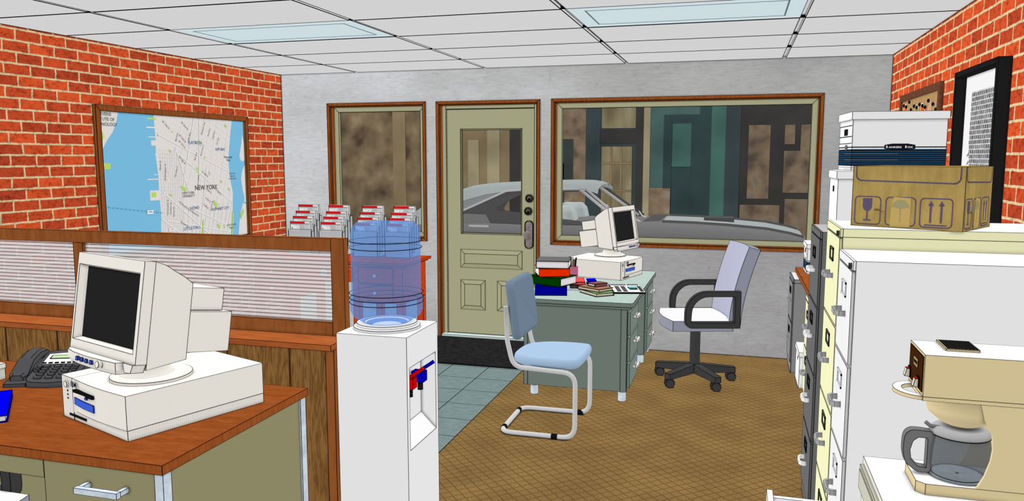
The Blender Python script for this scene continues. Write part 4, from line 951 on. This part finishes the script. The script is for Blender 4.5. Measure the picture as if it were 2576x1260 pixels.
# ------------------------------------------------------------------ filing cabinets along the right wall
HAN = M('cabinet_handle_grey', (150, 150, 150)); HANL = M('cabinet_handle_light', (226, 226, 226))
def filing_cabinet(label, x, xb, y0, y1, H, ndr, c_side, c_front, c_top, lab, han=HAN, gap=1.15, base=3.0, lock=True):
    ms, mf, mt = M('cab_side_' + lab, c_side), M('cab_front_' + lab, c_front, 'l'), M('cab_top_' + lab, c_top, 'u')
    t = thing('filing_cabinet', label, 'filing cabinet', ((x + xb) / 2, (y0 + y1) / 2, 0), 0, 'filing cabinets')
    b = MB(); cap_ = lab in ('yellow', 'midgrey')
    if cap_: MB().box(x + .36, xb, y0, y1, H - gap, H, ms, top=mt).build('top_cap', t)
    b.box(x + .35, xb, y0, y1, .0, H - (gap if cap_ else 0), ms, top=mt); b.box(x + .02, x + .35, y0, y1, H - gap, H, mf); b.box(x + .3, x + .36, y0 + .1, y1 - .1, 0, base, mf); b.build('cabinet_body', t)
    dh = (H - gap - base) / ndr; yc = (y0 + y1) / 2
    for k in range(ndr):
        zt_ = H - gap - k * dh - .2; zb = H - gap - (k + 1) * dh + .2
        d = MB().box(x, x + .36, y0 + .35, y1 - .35, zb, zt_, mf).build('drawer', t)
        hz = zt_ - 5.9; b = MB()
        pl = [(x, yc - 2.0), (x - .75, yc - 2.0), (x - 1.25, yc - 1.3), (x - 1.25, yc + 1.3), (x - .75, yc + 2.0), (x, yc + 2.0), (x, yc + 1.6), (x - .6, yc + 1.6), (x - .98, yc + 1.1), (x - .98, yc - 1.1), (x - .6, yc - 1.6), (x, yc - 1.6)]
        b.prism(pl, 'z', hz - .33, hz + .33, han)
        b.build('handle', d, ink=.022)
        lz = zt_ - 2.9; b = MB()
        ring_ = ((yc - 1.9, yc + 1.9, lz - .95, lz - .7), (yc - 1.9, yc + 1.9, lz + .7, lz + .95), (yc - 1.9, yc - 1.6, lz - .95, lz + .95), (yc + 1.6, yc + 1.9, lz - .95, lz + .95))
        hm = M('label_holder_' + lab, tuple(max(20, int(q * (.9 if lab == 'white' else .45))) for q in c_front), 'l')
        for a in ring_: b.box(x - .16, x, a[0], a[1], a[2], a[3], hm)
        b.build('label_holder', d, ink=(None if lab != 'white' else 0))
    if lock:
        b = MB(); b.at((x, y0 + 1.1, H - gap + .45), ry=-PI / 2); b.lathe([(.36, 0), (.36, .3), (.2, .34)], (0, 0, 0), DKGREY, 14); b.build('lock', t)
    return t
X = 13.58
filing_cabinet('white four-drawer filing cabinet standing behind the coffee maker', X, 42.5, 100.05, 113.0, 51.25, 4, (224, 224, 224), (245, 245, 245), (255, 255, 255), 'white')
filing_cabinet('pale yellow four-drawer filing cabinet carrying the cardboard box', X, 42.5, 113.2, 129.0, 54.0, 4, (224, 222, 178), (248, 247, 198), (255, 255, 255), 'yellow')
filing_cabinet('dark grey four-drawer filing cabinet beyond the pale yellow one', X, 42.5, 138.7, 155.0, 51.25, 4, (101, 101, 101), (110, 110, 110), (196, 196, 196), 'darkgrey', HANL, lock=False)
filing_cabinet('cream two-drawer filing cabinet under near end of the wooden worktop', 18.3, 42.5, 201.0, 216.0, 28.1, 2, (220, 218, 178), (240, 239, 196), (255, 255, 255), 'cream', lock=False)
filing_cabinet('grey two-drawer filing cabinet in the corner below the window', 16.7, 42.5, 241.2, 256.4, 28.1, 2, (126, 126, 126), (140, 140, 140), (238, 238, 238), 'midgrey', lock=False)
MB().box(18.5, XR, 200.5, D - .1, 28.15, 29.5, wood('worktop_edge', (150, 78, 34), (168, 92, 42), 'l'), top=wood('worktop_top', (156, 82, 34), (178, 98, 48), 'u', (1, .2, 1))).build('worktop', label='orange-brown wooden worktop bridging the two low filing cabinets', cat='worktop')
b = None
# low beige cabinet with the pulled-out drawer, under the coffee maker
BGF = (206, 204, 186)
t = thing('drawer_cabinet', 'low beige cabinet with a drawer pulled out under the coffee maker', 'cabinet', (29, 91, 0))
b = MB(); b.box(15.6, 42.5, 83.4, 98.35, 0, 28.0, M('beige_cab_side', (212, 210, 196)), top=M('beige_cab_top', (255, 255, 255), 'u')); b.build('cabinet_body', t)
d = MB().box(15.2, 15.6, 84.0, 97.8, 24.2, 27.2, M('beige_cab_front', BGF, 'l')).build('drawer', t); MB().box(15.05, 15.2, 84.6, 97.2, 24.6, 26.8, M('beige_cab_front', BGF, 'l')).build('drawer_face', d)
d = MB().box(4.7, 5.4, 84.2, 97.35, 12.5, 22.95, M('drawer_white', (238, 238, 238), 'l')).build('open_drawer', t)
b = MB(); b.box(5.4, 15.6, 96.6, 97.3, 13, 22.3, WHITE); b.box(5.4, 15.6, 84.3, 85.0, 13, 22.3, WHITE); b.box(5.4, 15.6, 85, 96.6, 13, 13.4, WHITE); b.build('drawer_box', d)

# ------------------------------------------------------------------ cardboard and file boxes
def cardboard():
    t_ = NT('cardboard'); f = t_.noise(t_.coords((1.2, 1.2, .25)), 1.0, 5, .7); g = t_.noise(t_.coords((.15, .15, .2)), 1, 3, .5)
    c = t_.ramp(f, [(.3, rgb((150, 126, 70))), (.7, rgb((172, 146, 86)))])
    return t_.out(t_.mix(c, t_.ramp(g, [(.35, (.88, .88, .88, 1)), (.65, (1.06, 1.06, 1.06, 1))]), 1.0, 'MULTIPLY'))
CARDB = cardboard(); PRINT = M('purple_print', (88, 76, 104)); TAPE = M('packing_tape', (180, 154, 92)); FADED = M('faded_print', (148, 140, 100))
t = thing('cardboard_box', 'brown cardboard shipping box with fragile symbols on the pale yellow cabinet', 'box', (15.65, 119.3, 54.0), math.radians(-29.4))
bw, bd, bh = 14.25, 11.9, 8.35
MB().box(0, bw, 0, bd, 0, bh, CARDB).build('carton', t)
def outline(b, poly, w, put, m, close=True):
    n = len(poly); cx = sum(p[0] for p in poly) / n; cy = sum(p[1] for p in poly) / n
    N = n if close else n - 1
    for i in range(N):
        p, q_ = Vector(poly[i]), Vector(poly[(i + 1) % n]); d_ = (q_ - p)
        if d_.length < 1e-6: continue
        d_.normalize(); e = Vector((-d_.y, d_.x)) * w / 2; p = p - d_ * w * .3; q_ = q_ + d_ * w * .3
        b.sheet([put(*(p + e)), put(*(q_ + e)), put(*(q_ - e)), put(*(p - e))], m)
def shipping_marks(b, sw, put):
    k = sw / 14.25
    U = lambda pts: [(p[0] * k, p[1]) for p in pts]
    outline(b, U([(.45, 8.3)] + [(.45, 7.4)] + arc(1.2, 7.1, .75, PI, 1.5 * PI, 5) + arc(12.9, 6.9, .75, 1.5 * PI, 2 * PI, 5) + [(13.65, 8.3)]), .18, put, PRINT, False)
    for x0, x1 in ((.45, 3.9), (4.6, 8.4), (9.0, 12.9)): outline(b, U(rrect(x0, x1, .35, 4.15, .5, 3)), .14, put, PRINT)
    b.sheet([put(*p) for p in U([(1.5, 3.9), (2.75, 3.9), (2.75, 3.0)] + arc(2.13, 2.75, .62, 0, -PI, 6) + [(1.5, 3.0)])], PRINT)
    b.sheet([put(*p) for p in U([(2.03, 2.15), (2.23, 2.15), (2.23, 1.0), (2.03, 1.0)])], PRINT); b.sheet([put(*p) for p in U([(1.65, .8), (2.65, .8), (2.65, .98), (1.65, .98)])], PRINT)
    b.sheet([put(p[0], p[1], .012) for p in U([(5.2, .1), (7.8, .15), (7.8, 4.1), (5.6, 4.2), (5.3, 3.0)])], TAPE)
    b.sheet([put(p[0], p[1], .02) for p in U(arc(6.5, 2.7, 1.15, 0, PI, 8) + [(5.7, 2.85), (6.2, 2.65), (6.9, 2.65), (7.3, 2.85)])], FADED)
    b.sheet([put(p[0], p[1], .02) for p in U([(6.42, 2.7), (6.58, 2.7), (6.58, .8), (6.42, .8)])], FADED)
    for x in (10.3, 11.6):
        b.sheet([put(*p) for p in U([(x - .12, .95), (x + .12, .95), (x + .12, 3.3), (x - .12, 3.3)])], PRINT); b.sheet([put(*p) for p in U([(x - .36, 3.2), (x + .36, 3.2), (x, 3.85)])], PRINT)
    b.sheet([put(*p) for p in U([(9.55, .55), (12.3, .55), (12.3, .72), (9.55, .72)])], PRINT)
    b.sheet([put(p[0], p[1], .01) for p in U([(3.0, 2.3), (3.9, 2.2), (4.4, 2.0), (3.7, 2.5), (3.2, 2.5)])], M('torn_brown', (112, 82, 44)))
b = MB(); shipping_marks(b, bw, lambda u, v, d_=0: (u, -.03 - d_, v)); shipping_marks(b, bd, lambda u, v, d_=0: (bw + .03 + d_, u, v)); b.build('printed_marks', t, ink=0)

STRIPE = M('box_stripe_blue', (28, 70, 104)); BOXW = M('file_box_white', (226, 226, 226)); BOXE = M('file_box_white', (226, 226, 226))
def file_box(label, loc, rz, W_, Dp, H, stripes=True, lettering=False, group='white file storage boxes'):
    """long side faces local -Y (W_), end faces -X (Dp)"""
    t = thing('file_box', label, 'box', loc, rz, group, local=True)
    MB().box(.25, W_ - .25, .25, Dp - .25, 0, H - .3, BOXW).build('carton', t)
    MB().box(0, W_, 0, Dp, H - 1.35, H, BOXW).build('lid', t)
    b = MB(); e = .22
    def face(u0, u1, z0, z1, m, d_=0):
        b.sheet([(u0, e - d_, z0), (u1, e - d_, z0), (u1, e - d_, z1), (u0, e - d_, z1)], m)
    def end(u0, u1, z0, z1, m, d_=0):
        b.sheet([(e - d_, u0, z0), (e - d_, u1, z0), (e - d_, u1, z1), (e - d_, u0, z1)], m)
    if stripes:
        for f, L in ((face, W_), (end, Dp)):
            f(.25, L - .25, .75, 3.6, STRIPE); f(.25, L - .25, 3.85, 4.02, BLACK)
            for k in range(8): f(.25, L - .25, .85 + k * .35, 1.02 + k * .35, BLACK, .02)
            for k in (2, 5): f(.25, L * .5, 1.05 + k * .35, 1.09 + k * .35, M('stripe_grey', (150, 150, 150)), .03)
            f(.25, L - .25, .45, .5, BLACK)
        end(Dp * .2, Dp - 1.6, 6.0, 6.8, BLACK, .02) if False else end(Dp * .36, Dp * .62, 6.0, 7.1, BLACK, .02)
        for z0, z1 in ((7.55, 7.68), (4.55, 4.66), (5.7, 5.84)): end(.6, Dp - .5, z0, z1, M('print_navy', (20, 36, 52)), .02)
        for u in (.6, Dp - .9): end(u, u + .1, 4.55, 8.3 if u < 1 else 7.6, M('print_navy', (20, 36, 52)), .02)
        b.sheet([(e - .05, Dp * .42 + 1.1 * math.cos(a * PI / 8), 3.9 + .5 * math.sin(a * PI / 8)) for a in range(16)], M('plaque_grey', (90, 92, 96)))
    if lettering:
        cxn, czn = W_ * .51, 3.95
        b.sheet([(cxn - 2.4, e - .04, czn - .3), (cxn - 1.2, e - .04, czn - .46), (cxn + 1.2, e - .04, czn - .46), (cxn + 2.4, e - .04, czn - .3), (cxn + 2.4, e - .04, czn + .34), (cxn + 1.2, e - .04, czn + .55), (cxn - 1.2, e - .04, czn + .55), (cxn - 2.4, e - .04, czn + .34)], M('plaque_black', (18, 18, 28)))
        b.text('B', .56, (cxn - 2.02, e - .06, czn), (1, 0, 0), (0, 0, 1), PAPERW, bold=.02); b.text('ANKERS', .44, (cxn - .72, e - .06, czn - .05), (1, 0, 0), (0, 0, 1), PAPERW, squeeze=1.25, bold=.02)
        b.text('B', .56, (cxn + .95, e - .06, czn), (1, 0, 0), (0, 0, 1), PAPERW, bold=.02); b.text('OX', .44, (cxn + 1.6, e - .06, czn - .05), (1, 0, 0), (0, 0, 1), PAPERW, squeeze=1.25, bold=.02)
    if not stripes:
        end(Dp * .42, Dp * .58, H - 3.6, H - 2.6, BLACK, .02)
        for k in range(4): face(.8 + k * 1.3, .84 + k * 1.3, 0, .9, DKGREY)
        face(.8, 5.0, .88, .92, DKGREY)
    b.build('printed_marks', t, ink=0); return t
file_box('plain white file box on the dark grey cabinet under the striped box', (15.75, 139.2, 51.25), 0, 15, 12, 10.1, False)
file_box('white lettered file box with blue stripes on top of the plain file box', (18.35, 144.8, 61.35), math.radians(4), 15.2, 11.5, 9.9, True, True)
file_box('white file box with dark blue stripes on the wooden worktop', (20.2, 243.0, 29.5), 0, 15, 12, 8.9, True)
file_box('plain white file box standing on the carpet by the low filing cabinets', (17.9, 225.0, 0), 0, 15, 13, 10.2, False)

# ------------------------------------------------------------------ right wall: cork board and framed drawing
CORKF = wood('cork_frame_wood', (92, 56, 40), (122, 78, 58), 'l', (1, 1, .8), 1.5); CORK = speckle('cork', (178, 140, 92), (194, 156, 106), 'l', 1.2, (1, 1, .2))
t = thing('cork_board', 'brown framed cork board on the right brick wall', 'board', (XR, 218, 56))
b = MB(); b.box(42.3, XR, 195.0, 240, 78.6, 80.3, CORKF, ink=False); b.box(42.3, XR, 195, 240, 56, 57.6, CORKF, ink=False); b.box(42.3, XR, 195, 196.8, 57.6, 78.6, CORKF, ink=False); b.box(42.3, XR, 238.2, 240, 57.6, 78.6, CORKF, ink=False); b.build('frame', t, ink=0)
MB().box(42.75, XR, 196.8, 238.2, 57.6, 78.6, CORK, ink=False).build('cork_sheet', t, ink=0)
OR, OLV, PK = M('note_orange', (240, 96, 44), 'l'), M('note_olive', (160, 150, 50), 'l'), M('note_pink', (232, 160, 130), 'l'); NB = M('note_border', (240, 226, 206), 'l')
notes = [('orange rounded', OR, [(234.6, 74), (234.6, 77.5), (233, 77.9), (231.2, 77.2), (230.2, 76.2), (230.2, 74)], [(234.5, 77.4), (231.3, 76.9)], 'farthest from the black picture'),
         ('narrow olive triangular', OLV, [(228.4, 73.8), (226.6, 78.3), (223, 73.6)], [(227.7, 77.9), (225.1, 75.8)], 'second from the far end'),
         ('low olive rounded', OLV, [(221.4, 73.5), (221.3, 76.4), (219.4, 76.8), (217, 76.0), (216.6, 73.3)], [(221.5, 76.5), (218.4, 76.0)], 'third from the far end'),
         ('orange-red arched', OR, [(214.8, 73.2), (214.8, 76.7), (212.6, 76.8), (210.3, 75.7), (210.0, 73)], [(215.2, 76.5), (211.9, 76.0)], 'in the middle of the row'),
         ('tall pink triangular', PK, [(208.6, 73), (204.7, 77.2), (203.0, 72.8)], [(209.2, 75.5), (206.0, 76.8)], 'second nearest the black picture'),
         ('wide olive triangular', OLV, [(201.6, 72.8), (200.3, 76.2), (196.9, 72.4)], [(201.2, 75.7), (198.2, 74.3)], 'nearest the black picture')]
for nm, m, poly, pins, wh in notes:
    t = thing('pinned_note', '%s paper pinned to the cork board, %s' % (nm, wh), 'note', (42.7, poly[0][0], poly[0][1]), 0, 'papers pinned on the cork board')
    cy_ = sum(p[0] for p in poly) / len(poly); cz_ = sum(p[1] for p in poly) / len(poly)
    b = MB(); b.prism(poly, 'x', 42.62, 42.7, NB, ink=False); b.prism([(cy_ + (p[0] - cy_) * .78, cz_ + (p[1] - cz_) * .86 - .1) for p in poly], 'x', 42.56, 42.62, m, ink=False); b.build('paper', t, ink=0)
    for py_, pz_ in pins:
        b = MB(); b.at((42.6, py_, pz_), ry=-PI / 2); b.lathe([(.1, -.1), (.46, .08), (.46, .28), (.15, .45)], (0, 0, 0), BLACK, 14, ink=False); b.build('pin', t, ink=0)
t = thing('framed_drawing', 'black deep-framed drawing hanging on the right brick wall', 'picture', (XR, 163.4, 51.6))
FB_ = M('black_frame', (33, 33, 33), 'l')
b = MB(); f0, f1, g0, g1 = 149.85, 177.0, 51.6, 80.2; wv = 1.0
for a in ((f0, f0 + wv, g0, g1), (f1 - wv, f1, g0, g1), (f0 + wv, f1 - wv, g1 - wv, g1), (f0 + wv, f1 - wv, g0, g0 + wv)): b.box(41.0, XR, a[0], a[1], a[2], a[3], FB_)
b.build('frame', t)
MB().box(42.9, XR, f0 + wv, f1 - wv, g0 + wv, g1 - wv, M('picture_mount_white', (246, 246, 246), 'l')).build('mount', t)
def sketch():
    t_ = NT('pencil_sketch'); v = t_.coords((1, 1, 1)); n = t_.noise(v, .8, 5, .8)
    br = t_.n('TexBrick'); sx = t_.n('SeparateXYZ'); t_.l(v, sx.inputs[0]); cb = t_.n('CombineXYZ'); t_.l(sx.outputs[1], cb.inputs[0]); t_.l(sx.outputs[2], cb.inputs[1]); t_.l(cb.outputs[0], br.inputs['Vector'])
    for k, q in (('Scale', 1), ('Mortar Size', .1), ('Brick Width', 1.3), ('Row Height', .9)): br.inputs[k].default_value = q
    br.inputs['Color1'].default_value = rgb((150, 150, 150), 'l'); br.inputs['Color2'].default_value = rgb((110, 110, 110), 'l'); br.inputs['Mortar'].default_value = rgb((226, 226, 226), 'l')
    return t_.out(t_.mix(br.outputs['Color'], t_.ramp(n, [(.35, (.55, .55, .55, 1)), (.65, (1.2, 1.2, 1.2, 1))]), .9, 'MULTIPLY'))
b = MB(); b.sheet([(42.86, y, z_) for y, z_ in ((152, 76), (171.5, 76), (171.5, 66), (169.5, 58), (168.7, 52.8), (152, 52.8))], sketch())
for q in range(7): b.sheet([(42.84, 172.2 - .25 * (q % 2), 64 - q * 1.6 - d_) if c_ == 0 else (42.84, 170.9, 64.6 - q * 1.6 - d_) for c_, d_ in ((0, 0), (1, 0), (1, .35), (0, .35))], M('pencil_grey', (120, 120, 120), 'l'))
b.build('drawing_sheet', t, ink=0)

# ------------------------------------------------------------------ coffee maker and carafe
TN = M('coffee_tan', (207, 189, 146)); TNT = M('coffee_tan', (207, 189, 146)); BRN = M('coffee_brown', (66, 36, 14), 'l')
t = thing('coffee_maker', 'tan two-switch coffee maker on the low beige cabinet', 'coffee maker', (27, 91.8, 28.0))
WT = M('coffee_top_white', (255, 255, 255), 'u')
head = [(19.4, 88.4), (19.4, 95.4), (36, 95.4), (36, 88.4)]
b = MB(); b.box(19.4, 36, 88.4, 95.4, 38.62, 43.1, TN, top=WT); b.box(19.4, 36, 88.4, 95.4, 38.2, 38.62, TN); hd = b.build('head', t)
fc = MB().box(19.32, 19.4, 88.75, 95.1, 39.0, 42.8, BRN).build('front_panel', hd)
MB().box(19.26, 19.32, 90.9, 92.9, 41.0, 42.0, M('logo_plate_tan', (170, 146, 100), 'l')).build('nameplate', hd)
b = MB(); b.box(19.22, 19.26, 91.2, 92.6, 41.35, 41.65, BLACK, ink=False); b.build('nameplate_mark', hd, ink=0)
for y in (90.3, 94.6):
    b = MB(); b.box(19.2, 19.32, y - .5, y + .5, 39.15, 40.3, BLACK); b.prism([(18.72, 39.25), (19.2, 39.2), (19.2, 40.1), (18.9, 40.1)], 'y', y - .4, y + .4, M('switch_cream', (226, 216, 196), 'l')); b.box(18.9, 19.2, y - .3, y + .3, 40.1, 40.15, M('switch_red', (214, 20, 20), 'u'), ink=False); b.build('switch', hd, ink=.035)
b = MB(); b.box(21.9, 25.1, 90.9, 95.2, 43.1, 43.35, TN)
for i in range(9):
    for j in range(9): b.box(22.05 + i * .335, 22.33 + i * .335, 91.05 + j * .455, 91.43 + j * .455, 43.35, 43.4, BLACK, ink=False)
b.build('vent_grille', hd)
b = MB(); N = 24; o_ = [(19.7 + 2.6 * math.cos(PI / 2 + PI * k / N), 91.6 + 3.0 * math.sin(PI / 2 + PI * k / N)) for k in range(N + 1)]; i_ = [(19.7 + 1.75 * math.cos(PI / 2 + PI * k / N), 91.6 + 2.0 * math.sin(PI / 2 + PI * k / N)) for k in range(N + 1)]
b.loft([[(o_[k][0], o_[k][1], 38.2), (o_[k][0], o_[k][1], 38.6), (i_[k][0], i_[k][1], 38.6), (i_[k][0], i_[k][1], 38.2)] for k in range(N + 1)], TN)
for k in range(N): b.sheet([(o_[k][0], o_[k][1], 38.61), (o_[k + 1][0], o_[k + 1][1], 38.61), (i_[k + 1][0], i_[k + 1][1], 38.61), (i_[k][0], i_[k][1], 38.61)], WT)
b.build('basket_handle', t, ang=40)
b = MB(); b.lathe([(3.5, 38.2), (3.5, 36.8), (3.3, 36.2), (2.2, 35.3), (1.4, 34.9)], (24.1, 91.9, 0), TN, 40, ink=False); b.build('brew_basket', t, ink=0)
b = MB(); base = [(20.2, 88.4), (36, 88.4), (36, 95.4), (20.2, 95.4), (19.4, 94.4), (19.4, 89.2)]
b.prism(base, 'z', 28.0, 29.2, TN, cap=WT); b.build('base', t)
b = MB(); b.box(29.0, 36, 88.4, 95.4, 29.2, 38.2, TN, ink=False); wing = [(24.97, 29.2), (25.6, 30.5), (26.1, 32.2), (26.25, 33.6), (26.1, 35.0), (25.8, 35.6), (25.3, 36.6), (24.9, 38.2), (29.0, 38.2), (29.0, 29.2)]
b.prism(wing, 'y', 88.4, 88.75, TN, ink=False); b.prism(wing, 'y', 95.05, 95.4, TN, ink=False); b.build('column', t, ink=0)
b = MB(); b.lathe([(2.95, 29.2), (2.95, 29.35)], (24.0, 91.9, 0), M('hot_plate_grey', (196, 206, 216), 'u'), 40); b.build('warming_plate', t)
CG = clear('carafe_glass', (160, 162, 164), (150, 154, 158), .22)
t = thing('coffee_carafe', 'empty glass coffee carafe with grey handle on the warming plate', 'carafe', (24.0, 91.9, 29.36))
b = MB(); b.lathe([(2.55, 29.4), (2.85, 29.6), (3.1, 30.8), (3.12, 32.0), (2.95, 33.3), (2.75, 33.9)], (24.0, 91.9, 0), CG, 40, ink=False, caps=False); b.build('glass_body', t, ink=0)
b = MB(); b.lathe([(2.5, 29.38), (2.5, 29.42)], (24.0, 91.9, 0), speckle('carafe_base_grey', (176, 188, 200), (196, 206, 216), 'u', .8), 40); b.lathe([(.14, 29.42), (.14, 29.48)], (24, 91.9, 0), DKGREY, 10); b.build('glass_base', t, ink=.03)
GL = M('carafe_lid_grey', (168, 168, 168), 'n'); GH = M('carafe_handle_grey', (106, 106, 106))
b = MB(); b.lathe([(2.82, 33.85), (2.95, 33.95), (2.9, 34.3), (2.5, 34.65), (.4, 34.75)], (24.0, 91.9, 0), GL, 40, ink=False)
b.tube([(24 + 2.96 * math.cos(a * PI / 24), 91.9 + 2.96 * math.sin(a * PI / 24), 33.88) for a in range(48)], .05, INK, 4, closed=True); ld = b.build('lid', t, ink=0)
b = MB(); b.tube([(21.9, 91.6, 34.5), (21.0, 91.5, 34.6), (20.5, 91.5, 35.0)], .22, GH, 8); b.build('thumb_lever', ld, ink=0)
ho = [(21.5, 34.05), (19.4, 34.2)] + arc(19.4, 33.2, 1.0, PI / 2, PI, 4) + [(18.35, 31.6), (18.7, 30.2)] + arc(20.1, 30.4, .95, PI * 1.1, 1.5 * PI, 4) + [(21.2, 29.5), (21.2, 31), (21.3, 32.5)]
hi_ = [(20.75, 33.35), (19.8, 33.35), (19.3, 32.9), (19.05, 31.9), (19.2, 30.8), (19.9, 30.1), (20.75, 30.0)]
b = MB()
# handle loop: outer outline and inner opening joined by a strip of quads
def resample(poly, n):
    P_ = [Vector(p) for p in poly] + [Vector(poly[0])]; L_ = [0]
    for a, c in zip(P_, P_[1:]): L_.append(L_[-1] + (c - a).length)
    out = []
    for k in range(n):
        s_ = L_[-1] * k / n
        for i in range(len(L_) - 1):
            if L_[i] <= s_ <= L_[i + 1]:
                f = (s_ - L_[i]) / max(1e-9, L_[i + 1] - L_[i]); out.append(tuple(P_[i] + (P_[i + 1] - P_[i]) * f)); break
    return out
A_ = resample(ho, 56)
for _ in range(3): A_ = [tuple((Vector(A_[i - 1]) + 2 * Vector(A_[i]) + Vector(A_[(i + 1) % len(A_)])) / 4) for i in range(len(A_))]
A_ = list(A_); cxh, czh = 19.95, 31.7
def inner(p):
    a = math.atan2(p[1] - czh, p[0] - cxh); d_ = Vector((math.cos(a), math.sin(a))); best = 9
    for i in range(len(hi_)):
        p0, p1 = Vector(hi_[i]), Vector(hi_[(i + 1) % len(hi_)]); e = p1 - p0; den = d_.x * e.y - d_.y * e.x
        if abs(den) < 1e-9: continue
        w_ = p0 - Vector((cxh, czh)); t1 = (w_.x * e.y - w_.y * e.x) / den; t2 = (w_.x * d_.y - w_.y * d_.x) / den
        if t1 > 0 and -.001 <= t2 <= 1.001: best = min(best, t1)
    return (cxh + d_.x * best, czh + d_.y * best)
I_ = [inner(p) for p in A_]; n = len(A_); ya_, yb_ = 91.0, 92.1
vs = [(p[0], ya_, p[1]) for p in A_] + [(p[0], ya_, p[1]) for p in I_] + [(p[0], yb_, p[1]) for p in A_] + [(p[0], yb_, p[1]) for p in I_]; fs = []
for i in range(n):
    j = (i + 1) % n; fs += [(i, j, n + j, n + i), (2 * n + i, 2 * n + j, 3 * n + j, 3 * n + i), (i, j, 2 * n + j, 2 * n + i), (n + i, n + j, 3 * n + j, 3 * n + i)]
b.add(vs, fs, GH); b.build('handle', t, ang=50)

# ------------------------------------------------------------------ light and camera
w = bpy.data.worlds.new('overcast_sky'); S.world = w; w.use_nodes = True; wn = w.node_tree.nodes; wn.clear(); wl = w.node_tree.links
tc = wn.new('ShaderNodeTexCoord'); dp = wn.new('ShaderNodeVectorMath'); dp.operation = 'DOT_PRODUCT'; dp.inputs[1].default_value = (-.16, .21, .375)
ad = wn.new('ShaderNodeMath'); ad.inputs[1].default_value = .90; bg = wn.new('ShaderNodeBackground'); bg.inputs[0].default_value = (1, 1, 1, 1); wo = wn.new('ShaderNodeOutputWorld')
wl.new(tc.outputs['Generated'], dp.inputs[0]); wl.new(dp.outputs['Value'], ad.inputs[0]); wl.new(ad.outputs[0], bg.inputs['Strength']); wl.new(bg.outputs[0], wo.inputs[0])
w.cycles.sampling_method = 'NONE'
w.light_settings.distance = .015
S.cycles.use_fast_gi = True; S.cycles.fast_gi_method = 'REPLACE'; S.cycles.ao_bounces = 1; S.cycles.ao_bounces_render = 1
S.cycles.transparent_max_bounces = 24
S.view_settings.view_transform = 'Standard'; S.view_settings.look = 'None'; S.view_settings.gamma = 1; S.view_settings.exposure = 0; S.view_settings.use_curve_mapping = False
cd = bpy.data.cameras.new('camera'); co = bpy.data.objects.new('camera', cd); COL.objects.link(co)
cd.sensor_width = 36; cd.sensor_fit = 'HORIZONTAL'; cd.lens = 1969.62 / 2576 * 36; cd.clip_start = .05; cd.clip_end = 200
co.location = CAM * IN; co.rotation_euler = (PI / 2 - .117392, 0, .279215); S.camera = co
